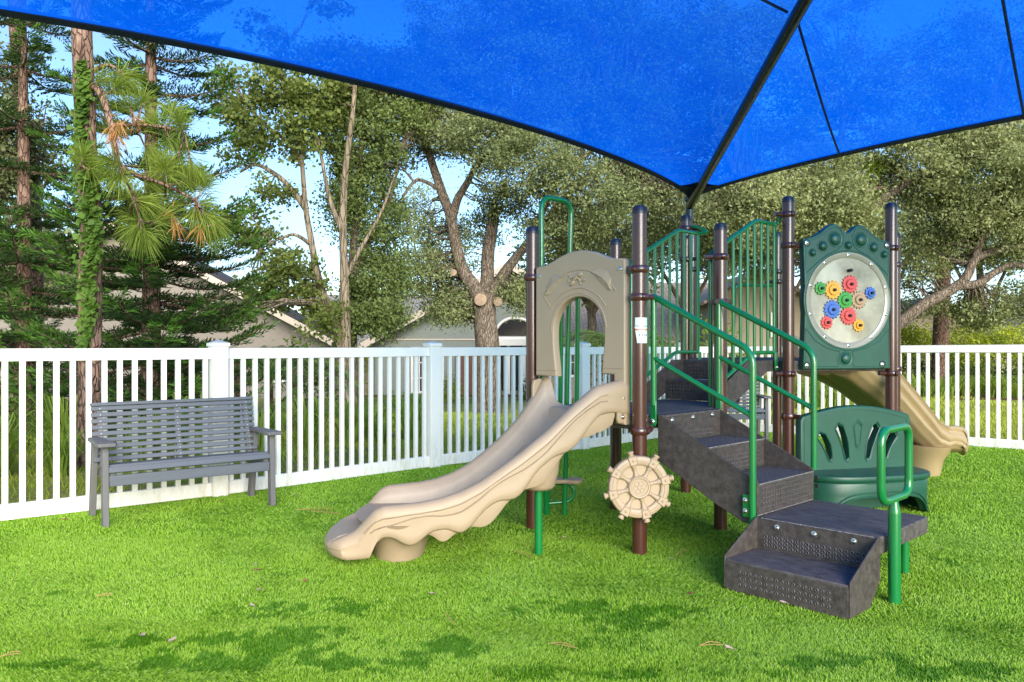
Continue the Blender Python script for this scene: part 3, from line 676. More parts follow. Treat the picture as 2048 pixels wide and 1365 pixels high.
# ---- punched faces: raised rims round dark holes
def punched(parent, o, ux, uy, nx, ny, dx, dy, r=.0042, jit=0):
    ux, uy = Vector(ux).normalized(), Vector(uy).normalized(); nz = ux.cross(uy); b = MB()
    for i in range(nx):
        for j in range(ny):
            c = Vector(o) + ux * (i * dx) + uy * (j * dy)
            def ring(q, h): return [c + ux * q * math.cos(a) + uy * q * math.sin(a) + nz * h for a in [math.pi * 2 * k / 8 for k in range(8)]]
            A, B_, C_ = ring(r * 1.7, .0002), ring(r * 1.1, .0028), ring(r * .8, .0008)
            b.add(A + B_ + C_, [(k, (k + 1) % 8, 8 + (k + 1) % 8, 8 + k) for k in range(8)] + [(8 + k, 8 + (k + 1) % 8, 16 + (k + 1) % 8, 16 + k) for k in range(8)], 0)
            b.add(C_, [tuple(range(8))], 1)
    return stuff(b.build('punched_hole', [M_rim, M_hole], parent, smooth=60))
def bolts(parent, pts, n, r=.014):
    n = Vector(n).normalized(); y = n.orthogonal().normalized(); M = frame((0, 0, 0), y, n.cross(y)).to_3x3()
    if (M @ Vector((0, 0, 1))).dot(n) < 0: M = frame((0, 0, 0), n.cross(y), y).to_3x3()
    for p in pts:
        b = MB(); b.lathe([(r * 1.25, 0), (r * 1.25, .002), (r * .85, .003), (r * .8, .008), (r * .45, .0115), (.001, .012)], o=p, seg=12, M=M)
        b.build('bolt', M_steel, parent, smooth=40)

# ---- front stair
st = empty('stair', (0, 0, 0), 0, PLAY)
U0, U1 = .13, .80
for u in (U0, U1):
    b = MB(); b.prism([(-.045, .848), (-.045, .56), (-.22, .47), (-.445, .353), (-.62, .276), (-.66, .268), (-.70, .275), (-.714, .30), (-.714, .51)], u - .005, u + .005, 'x')
    b.build('side_plate', M_step, st, bevel=.003)
for v0, v1, z in ((-.07, -.39, .668), (-.39, -.714, .497)):
    b = MB(); b.box(((U0 + U1) / 2, (v0 + v1) / 2, z - .008), (U1 - U0 - .012, v0 - v1, .016)); b.build('tread', M_tread, st, bevel=.004)
for v, z0, z1 in ((-.07, .668, Z1 - .002), (-.39, .497, .653), (-.714, .30, .482)):
    b = MB(); b.box(((U0 + U1) / 2, v + .006, (z0 + z1) / 2), (U1 - U0 - .012, .01, z1 - z0)); b.build('riser', M_step, st)
    b = MB(); 
b = MB(); b.box(((U0 + U1) / 2, -.03, Z1 - .01), (U1 - U0 - .01, .09, .016)); b.build('stair_lip', M_tread, st, bevel=.003)
M_worn = mat('rubbed_edge', (.13, .12, .11), rough=.5, var=.5, scale=60, col2=(.22, .20, .18))
for v, z in ((-.39, .668), (-.714, .497)):
    b = MB(); b.box(((U0 + U1) / 2, v - .0005, z - .001), (U1 - U0 - .012, .005, .005)); b.build('worn_nose', M_worn, st)
punched(st, (U0 + .10, -.0702, .69), (1, 0, 0), (0, 0, 1), 17, 2, .029, .026)
punched(st, (U0 + .07, -.3902, .52), (1, 0, 0), (0, 0, 1), 19, 4, .029, .026)
punched(st, (U0 + .06, -.7152, .36), (1, 0, 0), (0, 0, 1), 20, 5, .029, .027)
punched(st, (U0 + .10, -.36, .6685), (1, 0, 0), (0, 1, 0), 16, 7, .031, .036, r=.0045)
punched(st, (U0 + .10, -.69, .4975), (1, 0, 0), (0, 1, 0), 16, 7, .031, .036, r=.0045)
bolts(st, [(U0 + .11, -.0705, .80), (U0 + .34, -.0705, .803), (U0 + .57, -.0705, .806)], (0, -1, 0))
bolts(st, [(U0 + .05, .0, .79)], (0, -1, 0), .011)

# ---- turning landing with its own last step
ld = empty('landing', (0, 0, 0), 0, PLAY)
b = MB(); b.prism([(.098, -.728), (.79, -.728), (.79, -1.35), (.765, -1.377), (.098, -1.377)], .325 - .088, .325, 'z'); b.build('landing_plate', M_tread, ld, bevel=.008, seg=3)
b = MB(); b.box((.45, -.716, .327), (.66, .006, .004)); b.box((.0985, -1.05, .3225), (.004, .60, .004)); stuff(b.build('worn_nose', M_worn, ld))
punched(ld, (.16, -.80, .3254), (1, 0, 0), (0, -1, 0), 19, 16, .031, .033, r=.0055)
SV0, SV1 = -.73, -1.377
for v in (SV0, SV1):
    b = MB(); b.prism([(-.247, .012), (-.247, .172), (-.236, .182), (.085, .332), (.098, .325), (.098, .12), (-.03, .012)], v - .005, v + .005, 'y'); b.build('side_plate', M_step, ld, bevel=.003)
b = MB(); b.box((-.08, (SV0 + SV1) / 2, .155), (.33, SV0 - SV1 - .014, .014)); b.build('tread', M_tread, ld, bevel=.004)
b = MB(); b.box((-.242, (SV0 + SV1) / 2, .078), (.01, SV0 - SV1 - .012, .145)); b.build('riser', M_step, ld, bevel=.002)
b = MB(); b.box((.088, (SV0 + SV1) / 2, .235), (.012, SV0 - SV1 - .012, .17)); b.build('riser', M_step, ld)
punched(ld, (-.2474, SV0 - .085, .045), (0, -1, 0), (0, 0, 1), 17, 3, .029, .032, r=.0058)
punched(ld, (.0818, SV0 - .055, .185), (0, -1, 0), (0, 0, 1), 19, 3, .029, .022, r=.0072)
bolts(ld, [(.0815, SV0 - .12, .288), (.0815, SV0 - .325, .288), (.0815, SV0 - .53, .288)], (-1, 0, 0))
for p in ((.73, -1.27), (.70, -.80)):
    b = MB(); b.lathe([(.022, -.03), (.022, .24)], o=(*p, 0), seg=18); b.build('leg', M_green, ld)
# looped hand hold on its own post
HP = Vector((.165, -1.422, 0))
hh = empty('hand_hold', HP, 0, PLAY)
b = MB(); b.lathe([(.0295, -.03), (.0295, .44), (.027, .46), (.0185, .495), (.0175, .515)], seg=22); b.build('pole', M_green, hh)
zb, zt, x0, x1 = .515, .86, -.165, .19
loop = fillet([((x0 + x1) / 2, 0, zb), (x1, 0, zb), (x1, 0, zt), (x0, 0, zt), (x0, 0, zb), ((x0 + x1) / 2, 0, zb)], .075, 7)
b = MB(); b.tube(loop, .0195, 14, cap=False); b.build('loop', M_green, hh)
bolts(hh, [(.028, .012, .235), (.028, .012, .285)], (1, .3, 0), .012)

# ---- stair handrails
def rail(u, name='handrail'):
    h = empty(name, (0, 0, 0), 0, PLAY)
    top = fillet([(u, -.035, 1.565), (u, -.70, 1.232), (u, -.70, .21 if u < .5 else .50)], .085, 8)
    b = MB(); b.tube([(u, -.012, 1.562)] + top, .019, 14); b.build('top_tube', M_green, h)
    b = MB(); b.tube([(u, -.035, 1.19), (u, -.70, .875)], .0155, 12); b.build('lower_tube', M_green, h)
    b = MB(); b.tube([(u, -.035, 1.56), (u, -.035, .93), (u, -.035, .90)], .0185, 14); b.build('upright', M_green, h)
    b = MB(); b.prism([(-.056, .93), (-.014, .93), (-.014, .79), (-.022, .772), (-.048, .772), (-.056, .79)], u - .006, u + .006, 'x'); b.build('foot_plate', M_green, h, bevel=.003)
    return h
hl = rail(.095); hr = rail(.835)
b = MB(); b.box((.098, -.672, .375), (.006, .07, .125)); b.build('bracket', M_green, hl, bevel=.004)
bolts(hl, [(.094, -.655, .345), (.094, -.655, .405)], (-1, 0, 0), .013)
bolts(hl, [(.088, -.035, .80)], (-1, -.4, 0), .013)
bolts(hr, [(.841, -.715, .40), (.841, -.715, .45)], (1, 0, 0), .011)

# ---- transition stair between the two decks
ts = empty('upper_stair', (0, 0, 0), 0, PLAY)
T0, T1 = .10, .765
for v in (T0, T1):
    b = MB(); b.prism([(.935, .76), (.935, .885), (1.455, 1.15), (1.84, 1.15), (1.84, 1.062), (1.745, 1.062), (1.19, .813), (1.05, .76)], v - .005, v + .005, 'y'); b.build('side_plate', M_step, ts, bevel=.003)
for u0, u1, z in ((.91, 1.345, Z1), (1.345, 1.6, .993), (1.6, 1.85, Z2)):
    b = MB(); b.box(((u0 + u1) / 2, (T0 + T1) / 2, z - .01), (u1 - u0, T1 - T0 - .012, .016)); b.build('tread', M_tread, ts, bevel=.004)
for u, z0, z1 in ((1.345, Z1, .975), (1.6, .993, Z2 - .018)):
    b = MB(); b.box((u + .006, (T0 + T1) / 2, (z0 + z1) / 2), (.01, T1 - T0 - .012, z1 - z0)); b.build('riser', M_step, ts)
punched(ts, (1.3448, T1 - .06, Z1 + .03), (0, -1, 0), (0, 0, 1), 19, 4, .029, .026)
punched(ts, (1.5998, T1 - .06, 1.02), (0, -1, 0), (0, 0, 1), 19, 4, .029, .026)

# ---- picketed barriers beside it
def barrier(v, side):
    g = empty('barrier', (0, 0, 0), 0, PLAY)
    zt = lambda u: min(2.205, 1.914 + (u - .95) * .482)
    zb_ = lambda u: min(1.21, .945 + (u - .93) * .452)
    top = fillet([(.932, v, Z1 + .005), (.932, v, 1.905), (1.554, v, 2.205), (1.845, v, 2.205)], .06, 7)
    b = MB(); b.tube(top, .0165, 12); b.build('top_tube', M_green, g)
    b = MB(); b.tube(fillet([(.932, v, .945), (1.516, v, 1.21), (1.845, v, 1.21)], .04, 5), .0145, 12); b.build('bottom_tube', M_green, g)
    b = MB(); b.tube(fillet([(1.845, v, 2.205), (1.872, v * .9, 2.215), (1.872, v - side * .04, 2.272), (1.878, v - side * .08, 2.276)], .02, 4), .015, 10); b.build('end_link', M_green, g)
    for k in range(9):
        u = 1.03 + k * .101
        if u > 1.84: u = 1.84
        b = MB(); b.tube([(u, v, zb_(u) + .004), (u, v, zt(u) - .004)], .0118, 10); b.build('picket', M_green, g)
    b = MB(); b.tube([(1.845, v, 2.20), (1.845, v, 1.21)], .013, 10); b.build('picket', M_green, g)
    b = MB(); b.prism([(1.822, 1.21), (1.868, 1.21), (1.868, 1.085), (1.86, 1.072), (1.83, 1.072), (1.822, 1.085)], v - .012 - .004, v - .012 + .004, 'y'); b.build('foot_plate', M_green, g, bevel=.002)
    bolts(g, [(1.845, v - .0165, 1.095)], (0, -1, 0), .012)
barrier(.088, 1); barrier(.777, -1)
# far barrier rail of the hexagon deck
b = MB(); b.tube(fillet([(HE.x - .05, HE.y + .03, 1.86), (HE.x - .40, HE.y + .23, 1.86), (HE.x - .43, HE.y + .25, 1.16)], .05, 5), .016, 10); b.build('guard_tube', M_green, PLAY)

# ---- climber on the far side: tall arch, two poles and a foot step
cl = empty('climber', (0, 0, 0), 0, PLAY)
arch = fillet([(.385, 1.145, -.03), (.13, .955, 1.15), (.115, .94, 2.315), (.43, .94, 2.315), (.435, .985, 1.15), (.455, 1.03, -.03)], .10, 8)
b = MB(); b.tube(arch, .019, 14); b.build('arch_tube', M_green, cl)
for (ua, ub) in ((.345, .375), (.525, .555)):
    b = MB(); b.tube([(ua, .96, 1.62), (ub, 1.0, .80), (ub + .01, 1.03, .60)], .0175, 12); b.build('pole', M_green, cl)
b = MB(); b.tube([(.33, .96, 1.62), (.54, .96, 1.62)], .0175, 12); b.build('pole', M_green, cl)
seat = smooth_poly([(-.115, -.02), (-.06, -.085), (.03, -.07), (.12, -.095), (.17, -.02), (.125, .065), (.03, .05), (-.06, .075)], 5)
Wd = Matrix.Rotation(-R(43.8), 3, 'Z')                    # world axes in the structure's frame
sp = Vector((.44, 1.06, .262))
me = plate('foot_step', seat, [], .03, .008, Matrix.Translation(sp) @ (Wd.to_4x4()))
fs = link('foot_step', me, M_bed, cl)
b = MB(); wx = Wd @ Vector((1, 0, 0))
base = Vector((.387, 1.14, 0)) 
b.tube(fillet([base + Vector((0, 0, .235)), base + wx * .17 + Vector((0, 0, .235)), base + wx * .205 + Vector((0, 0, .17)), base + wx * .17 + Vector((0, 0, .10)), base + Vector((0, 0, .085))], .05, 6), .0155, 12); b.build('bracket_tube', M_green, cl)
b = MB(); b.lathe([(.019, -.03), (.019, .27)], o=base, seg=14); b.build('pole', M_green, cl)

# ---- slides
def interp(x, xs, ys): return float(np.interp(x, xs, ys))
CS = [0, .13, .26, .39, .525, .634, .744, .854, .965, 1.076, 1.19, 1.28, 1.33, 1.37, 1.40, 1.43, 1.46, 1.50, 1.54, 1.565]
CS2 = [0, .2, .45, .744, .93, 1.085, 1.19, 1.29, 1.42, 1.54, 1.565]
CZ2 = [1.37, 1.31, 1.19, .996, .825, .672, .555, .50, .50, .485, .46]
CZ = [1.06, 1.022, .895, .758, .642, .56, .483, .428, .392, .372, .362, .355, .335, .30, .268, .238, .212, .192, .178, .165]
def slide(o, rot, k, ztop, leafy, m):
    """moulded chute: one loft along a bending path; o,rot place it on the deck edge"""
    P = [Vector(q) * k for q in ((0, 0), (.30, 0), (.841, -.435), (1.324, -.801))]
    def bz(t): return (1 - t) ** 3 * P[0] + 3 * t * (1 - t) ** 2 * P[1] + 3 * t * t * (1 - t) * P[2] + t ** 3 * P[3]
    T = [i / 400 for i in range(401)]; pts = [bz(t) for t in T]; S = [0]
    for i in range(400): S.append(S[-1] + (pts[i + 1] - pts[i]).length)
    L = S[-1]; sc = L / 1.564
    def pos(s):
        x = interp(min(s, L), S, [p.x for p in pts]); y = interp(min(s, L), S, [p.y for p in pts])
        t = interp(min(s, L), S, T); d = (bz(min(1, t + .01)) - bz(max(0, t - .01))).normalized()
        p = Vector((x, y)) + d * max(0, s - L); return p, d
    def crest(s):
        return interp(s / sc, CS, CZ) if leafy else interp(s / sc, CS2, CZ2)
    def bed(s):
        q = s / sc
        if not leafy: return max(crest(s) - .20, .315)
        return interp(q, [0, .08, 1.25, 1.36, 1.44, 1.5, 1.54, 1.565], [crest(0) - .2, crest(.08 * sc) - .20, .168, .162, .162, .16, .155, .14]) if q > 1.25 else crest(s) - .19 + .0 * q
    def arc(s, per, ph): 
        t = ((s / per + ph) % 1); return (.5 + .5 * math.cos(2 * math.pi * t)) ** 1.3         # 1 at the rounded knobs, 0 in the scoops
    ss = [0] + [i * L / 110 for i in range(1, 111)] + [L + .012, L + .024, L + .031, L + .033]
    rows = []
    for s in ss:
        p0, d0 = pos(s); c, bd = crest(s), bed(s); c = max(c, bd + .004)
        end = sstep(.80 * L, L, s)
        if leafy: d1 = .155 + .06 * arc(s, .29, .12)
        else: d1 = .30
        low = max(.055 + .02 * (1 - end), c - d1 - .02)
        if s > .93 * L and leafy: low = max(.05, min(low, bd - .07))
        d1 = max(.02, c - low)
        fl = 1 if not leafy else 0
        prof = []                                        # (offset from centre, z)
        side = [(.372, c - d1), (.384, c - d1 + .012), (.388 - .014 * fl, c - d1 * .78), (.385 + .006 * fl, c - d1 * .62), (.386 - .02 * fl, c - d1 * .45), (.388, c - d1 * .30), (.386, c - .045), (.378, c - .022), (.362, c - .006), (.335, c), (.308, c - .005), (.288, c - .02)]
        if not leafy:
            d1 = .40; side = [(.17, c - .40), (.255, c - .385), (.275, c - .36), (.31, c - .345), (.345, c - .31), (.352, c - .285), (.384, c - .262), (.392, c - .235), (.382, c - .205), (.350, c - .188), (.352, c - .168), (.384, c - .142), (.394, c - .108), (.388, c - .076), (.356, c - .060), (.360, c - .042), (.376, c - .02), (.362, c - .004), (.335, c), (.308, c - .005), (.288, c - .02)]
        w = c - bd
        side += [(.272, c - w * .35), (.25, c - w * .68), (.215, c - w * .92), (.16, bd), (0, bd - .004)]
        if not leafy and s > .62 * L:                    # the mouth draws up towards its rim
            k_ = 1 - .32 * sstep(.62 * L, .9 * L, s); side = [(y, c + (z - c) * k_) if z < c - .2 and i < 9 else (y, z) for i, (y, z) in enumerate(side)]
        for y, z in side: prof.append((y, z))
        for y, z in side[-2::-1]: prof.append((-y, z))
        ub = max(low + .004, bd - .035) if s < .985 * L else low
        prof += [(-.335, low + .002), (-.30, min(ub, low + .05)), (-.2, ub), (0, ub), (.2, ub), (.30, min(ub, low + .05)), (.335, low + .002)]
        if not leafy: prof = prof[:-7] + [(-.16 + .32 * i / 8, min(bd - .03, side[0][1] + .005 + .012 * (1 - math.cos(2 * math.pi * i / 4)))) for i in range(9)]
        ring = []
        for y, z in prof:
            bulge = .045 * end * (1 - (y / .39) ** 2) - .085 * end * (abs(y) / .39) ** 4
            if s > L:                                    # rounded nose
                sq = (1, .93, .7, .35, .02)[ss.index(s) - 110]; zm = (low + c) / 2; z = zm + (z - zm) * sq
            p, d = pos(s); n = Vector((-d.y, d.x)); q = p + d * bulge + n * y * (1 - .07 * end)
            ring.append((q.x, q.y, z))
        rows.append(ring)
    n = len(rows[0]); b = MB(); vs = [v for r in rows for v in r]; fs = []; mi = []
    nb = len(side)
    for i in range(len(rows) - 1):
        for j in range(n):
            fs.append((i * n + j, i * n + (j + 1) % n, (i + 1) * n + (j + 1) % n, (i + 1) * n + j))
            mi.append(1 if nb - 6 <= j <= nb + 3 else 0)
    fs += [tuple(range(n)), tuple(range((len(rows) - 1) * n, len(rows) * n))[::-1]]; mi += [0, 0]
    b.v, b.f, b.mi = vs, fs, mi
    root = b.build('slide', [m, M_bed if leafy else m], PLAY, smooth=50 if leafy else 75, loc=o)
    root.rotation_euler = (0, 0, rot)
    # inner hull below the skirt, with its own scalloped keel
    rows = []; hs = [i * (L * .80) / 90 + .06 for i in range(91)]
    for s in hs:
        c, bd = crest(s), bed(s); p, d = pos(s); n2 = Vector((-d.y, d.x))
        dd = (.225 + .055 * arc(s, .29, .60) * (1 - sstep(.58 * L, .66 * L, s)) - .045 * sstep(.58 * L, .70 * L, s)) if leafy else .33
        lo = max(.10, c - dd); hi = c - .12; lo = min(lo, hi - .01)
        rows.append([(*(p + n2 * y * (1 - .10 * sstep(.7 * L, L, s))), z) for y, z in ((.366, hi), (.371, (hi * .4 + lo * .6)), (.350, lo), (.22, lo + .02), (0, lo + .03), (-.22, lo + .02), (-.350, lo), (-.371, (hi * .4 + lo * .6)), (-.366, hi))])
    n = 9; b = MB(); b.v = [v for r in rows for v in r]
    b.f = [(i * n + j, i * n + j + 1, (i + 1) * n + j + 1, (i + 1) * n + j) for i in range(len(rows) - 1) for j in range(n - 1)]; b.mi = [0] * len(b.f)
    if leafy: b.build('under_hull', m, root, smooth=50)
    # moulded stub the mouth stands on
    p, d = pos(1.20 * sc); n2 = Vector((-d.y, d.x)); ang = math.atan2(d.y, d.x)
    b = MB(); Mr = Matrix.Rotation(ang, 3, 'Z')
    b.lathe([(.150, -.02), (.152, .0), (.165, .05), (.182, .11), (.215, .17), (.245, .22), (.26, .25)] if leafy else [(.17, -.02), (.172, 0), (.185, .08), (.20, .16), (.24, .24), (.26, .30)], o=(p.x, p.y, 0), seg=36, M=Mr, sx=1.0, sy=1.55)
    b.build('stub_foot', m, root, smooth=60)
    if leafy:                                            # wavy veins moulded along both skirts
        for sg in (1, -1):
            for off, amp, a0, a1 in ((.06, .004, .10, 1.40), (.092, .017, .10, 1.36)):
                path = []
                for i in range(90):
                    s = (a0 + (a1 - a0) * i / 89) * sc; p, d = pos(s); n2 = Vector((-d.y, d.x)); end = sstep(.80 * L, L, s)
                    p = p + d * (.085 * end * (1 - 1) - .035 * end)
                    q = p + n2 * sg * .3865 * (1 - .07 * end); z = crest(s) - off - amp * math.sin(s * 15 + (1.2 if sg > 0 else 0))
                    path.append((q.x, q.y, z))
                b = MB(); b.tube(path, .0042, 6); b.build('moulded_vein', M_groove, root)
    return root, pos, crest
sl1, pos1, crest1 = slide((0, .4575, 0), math.pi, 1.0, 1.06, True, M_tan)
sl1['label'] = 'tan slide with scalloped skirt at the front'
# side flanges where it meets the arch panel, with bolts
for sg in (1, -1):
    b = MB(); b.prism([(.012, .79), (.012, 1.03), (.03, 1.042), (.09, 1.03), (.10, .99), (.10, .82), (.085, .79)], sg * .36 - .012, sg * .36 + .012, 'y')
    b.build('flange', M_tan, sl1, bevel=.006)
    bolts(sl1, [(.055, sg * .374, .83), (.055, sg * .374, .945)], (0, sg, 0), .012)
b = MB(); b.lathe([(.0245, -.04), (.0245, .43)], seg=20, o=(.455, .045, 0)); b.build('support_pole', M_green, sl1)
b = MB(); b.lathe([(.085, .40), (.10, .42), (.12, .50), (.13, .58)], seg=20, o=(.455, .045, 0)); b.build('support_boss', M_tan, sl1, smooth=60)
mid = (HD + HE) / 2
sl2, _, _ = slide((mid.x + .01, mid.y, 0), 0, .90, 1.37, False, M_tan2)
sl2['label'] = 'olive tan slide seen from below at the back'

# ---- tan arch panel over the front slide
FP = frame((-.012, .915, 0), (0, -1, 0), (0, 0, 1))         # x: from the left post to the front post, y: up
outer = []
xl, xr = .073, .835
outer += [(xl + .22, 1.06), (xl, 1.06), (xl, 1.785), (xl + .012, 1.80), (.17, 1.806), (.215, 1.822)]
for i in range(11):
    a = i / 10; x = .235 + (.67 - .235) * a; outer.append((x, 1.828 + .052 * math.sin(math.pi * a) ** .9))
outer += [(.69, 1.822), (.735, 1.806), (xr - .012, 1.80), (xr, 1.785), (xr, .78), (xr - .085, .78)]
# keyhole opening runs down to the slide: the panel is one outline round it
hole = []
for i in range(25):
    a = math.pi * (1 - i / 24) ; hole.append((.455 + .218 * math.cos(a), 1.355 + .225 * math.sin(a)))
inner = [(.262, 1.06), (.258, 1.12), (.245, 1.22), (.238, 1.29)] + hole + [(.672, 1.29), (.664, 1.22), (.655, 1.12), (.655, 1.07), (.75, 1.07)]
poly = inner + outer[::-1][0:0]
poly = [(.262, 1.06), (.258, 1.12), (.245, 1.22), (.238, 1.29)] + hole + [(.672, 1.29), (.664, 1.22), (.655, 1.12), (.652, 1.085), (.75, 1.085)] + [(xr - .085, .78)] + outer[::-1][1:-1]
poly = [p for i, p in enumerate(poly) if i == 0 or (Vector(p) - Vector(poly[i - 1])).length > 1e-4]
me = plate('arch_panel', poly, [], .062, .010, FP)
ap = link('arch_panel', me, M_tan, PLAY)
def relief(pts, z0, r, name, closed=False):
    b = MB(); b.tube([FP @ Vector((x, y, z0)) for x, y in pts], r, 8); return b.build(name, M_tan, ap)
ar = lambda rad, a0, a1, n=20: [(.455 + rad * math.cos(R(a0 + (a1 - a0) * i / n)), 1.37 + rad * .97 * math.sin(R(a0 + (a1 - a0) * i / n))) for i in range(n + 1)]
relief(ar(.395, 142, 38), .031, .0042, 'relief_line'); relief(ar(.275, 148, 32), .031, .0042, 'relief_line')
relief([ar(.395, 142, 142, 1)[0], ar(.275, 148, 148, 1)[0]], .031, .0042, 'relief_line')
relief([(.262 + .0, 1.10), (.09, 1.10)], .031, .003, 'relief_line'); relief([(.66, 1.125), (.815, 1.125)], .031, .003, 'relief_line')
relief([(p[0], p[1]) for p in [(.455 + .236 * math.cos(R(a)), 1.36 + .243 * math.sin(R(a))) for a in range(180, -1, -8)]], .030, .0045, 'relief_line')
def leaf_relief(pts, ridge):
    b = MB(); C = [FP @ Vector((x, y, .0315)) for x, y in pts]; rg = [FP @ Vector((x, y, .044)) for x, y in ridge]; n = len(C); k = len(rg)
    # fan the outline to the ridge line
    vs = C + rg; fs = []
    top, bot = list(range(0, k)), list(range(n - 1, n - 1 - k, -1))
    for i in range(k - 1):
        fs.append((top[i], top[i + 1], n + i + 1, n + i)); fs.append((bot[i + 1], bot[i], n + i, n + i + 1))
    b.add(vs, fs); b.build('leaf_relief', M_tan, ap, smooth=0)
lf = [(0, 0), (.05, .055), (.11, .075), (.165, .05), (.20, .0)]; lb = [(.20, .0), (.15, -.012), (.10, -.02), (.045, -.018), (0, 0)]
rdg = [(.004, .0), (.05, .018), (.10, .02), (.15, .012), (.196, .0)]
def place(pts, cx, cy, a, mir=1):
    ca, sa = math.cos(R(a)), math.sin(R(a)); return [(cx + mir * x * ca - y * sa * 1, cy + mir * x * sa + y * ca) for x, y in pts]
leaf_relief(place(lf, .172, 1.60, 36) + place(lb, .172, 1.60, 36)[0:5], place(rdg, .172, 1.60, 36))
leaf_relief(place(lf, .735, 1.61, -38, -1) + place(lb, .735, 1.61, -38, -1)[0:5], place(rdg, .735, 1.61, -38, -1))
an = MB()
def ball(x, y, rx, ry, a=0): 
    Mx = FP.to_3x3() @ Matrix.Rotation(R(a), 3, 'Z')
    an.lathe([(.001, -1), (.7, -.7), (1, 0), (.7, .7), (.001, 1)], o=(0, 0, 0), seg=12)
    vs = an.v[-60:]; c = FP @ Vector((x, y, .034))
    an.v[-60:] = [tuple(c + Mx @ Vector((v[0] * rx, v[1] * ry, v[2] * .014))) for v in vs]
ball(.475, 1.722, .026, .017, 10); ball(.44, 1.70, .034, .011, 38); ball(.412, 1.67, .026, .013, 38)
for q in ([(.43, 1.705), (.395, 1.718), (.375, 1.68)], [(.41, 1.70), (.38, 1.725)], [(.455, 1.70), (.485, 1.675), (.52, 1.688)], [(.47, 1.695), (.482, 1.66)]):
    an.tube([FP @ Vector((x, y, .034)) for x, y in q], .006, 6)
an.build('insect_relief', M_tan, ap)
bolts(ap, [FP @ Vector((.105, 1.735, .031)), FP @ Vector((.80, 1.735, .031))], (-1, 0, 0), .013)
for q in ((0, .058, 1.729), (0, .86, 1.732)): b = MB(); b.box(q, (.05, .05, .045)); b.build('bracket', M_brown, ap)

# ---- gear panel
d30 = Vector((math.cos(R(30)), -.5, 0)); n30 = Vector((-.5, -math.cos(R(30)), 0))
GP = frame(HB + n30 * .02, d30, (0, 0, 1))
half = [(.095, 1.081), (.095, 2.085), (.13, 2.093), (.19, 2.107), (.25, 2.14), (.30, 2.18), (.34, 2.205), (.37, 2.213), (.41, 2.20), (.445, 2.17), (.47, 2.15), (.4875, 2.147)]
outl = half + [(.975 - x, y) for x, y in half[::-1][1:]]
cxg, czg, rg_ = .4935, 1.617, .372
bul = [(x, y) for x, y in outl]
for i, (x, y) in enumerate(bul): pass
left = [(cxg - .393 * math.cos(R(a)), czg + .393 * math.sin(R(a))) for a in range(-15, 16, 5)]
right = [(cxg + .393 * math.cos(R(a)), czg + .393 * math.sin(R(a))) for a in range(15, -16, -5)]
outl = [(.095, 1.081)] + [(min(.11, x), y) for x, y in left] + outl[1:-1] + [(max(.865, x), y) for x, y in right] + [(.88, 1.081)]
me = plate('gear_panel', outl, [[(cxg + .36 * math.cos(R(a)), czg + .36 * math.sin(R(a))) for a in range(0, 360, 8)]], .065, .009, GP)
gp = link('gear_panel', me, M_dgreen, PLAY)
MG = GP.to_3x3()
def gdisc(prof, x, y, m, name, seg=40, z=0):
    b = MB(); b.lathe(prof, o=GP @ Vector((x, y, z)), seg=seg, M=MG, ring=prof[0][0] > .003 and prof[-1][0] > .003); return b.build(name, m, gp, smooth=40)
gdisc([(.001, .020), (.31, .020), (.325, .024), (.335, .034), (.3755, .036), (.376, .030)], cxg, czg, M_dish, 'clear_dish', 64)
gdisc([(.332, .0335), (.336, .0362), (.374, .0372), (.3765, .033)], cxg, czg, M_dishrim, 'dish_rim', 64)
gdisc([(.378, .0325), (.383, .0355), (.390, .0355), (.394, .0325)], cxg, czg, M_dgreen, 'raised_ring', 64)
for a in range(90, 450, 36):
    bolts(gp, [GP @ Vector((cxg + .355 * math.cos(R(a)), czg + .355 * math.sin(R(a)), .0375))], n30, .0095)
for x, y, r in ((.176, 1.98, .027), (.266, 2.034, .035), (.377, 2.092, .049), (.4935, 2.047, .029), (.611, 2.092, .049), (.724, 2.038, .035), (.82, 1.984, .027), (.472, 1.162, .045)):
    gdisc([(r * 1.32, .0325), (r * 1.26, .0355), (r * 1.14, .0355), (r * 1.06, .0328)], x, y, M_dgreen, 'dome_ring', 28)
    gdisc([(r, .0325), (r * .93, .041), (r * .72, .051), (r * .4, .057), (.002, .059)], x, y, M_dgreen, 'dome', 28)
def gtube(pts, r=.0032, z=.0325): b = MB(); b.tube([GP @ Vector((x, y, z)) for x, y in pts], r, 6); b.build('moulded_line', M_dgreen, gp)
gtube([(.118, 1.84), (.118, 2.065), (.19, 2.085), (.25, 2.118), (.31, 2.16), (.37, 2.19), (.42, 2.175), (.455, 2.12), (.445, 2.05), (.40, 2.012), (.30, 1.965), (.21, 1.90), (.118, 1.82)])
gtube([(.86, 1.84), (.86, 2.075), (.78, 2.09), (.73, 2.118), (.67, 2.16), (.61, 2.19), (.56, 2.175), (.53, 2.12), (.54, 2.05), (.58, 2.012), (.68, 1.965), (.77, 1.90), (.86, 1.82)])
gtube([(.115, 1.40), (.115, 1.10), (.40, 1.10), (.412, 1.12), (.395, 1.165), (.42, 1.215), (.30, 1.245), (.20, 1.30), (.115, 1.40)])
gtube([(.862, 1.40), (.862, 1.10), (.545, 1.10), (.532, 1.12), (.55, 1.165), (.525, 1.215), (.66, 1.245), (.78, 1.30), (.862, 1.40)])
b = MB(); b.box(GP @ Vector((.772, 1.172, .0325)), (.125, .036, .004), M=MG); b.build('name_plate', M_dgreen, gp, bevel=.001)
bolts(gp, [GP @ Vector(q) for q in ((.128, 2.055, .033), (.848, 2.058, .033), (.128, 1.11, .033), (.805, 1.115, .033))], n30, .012)
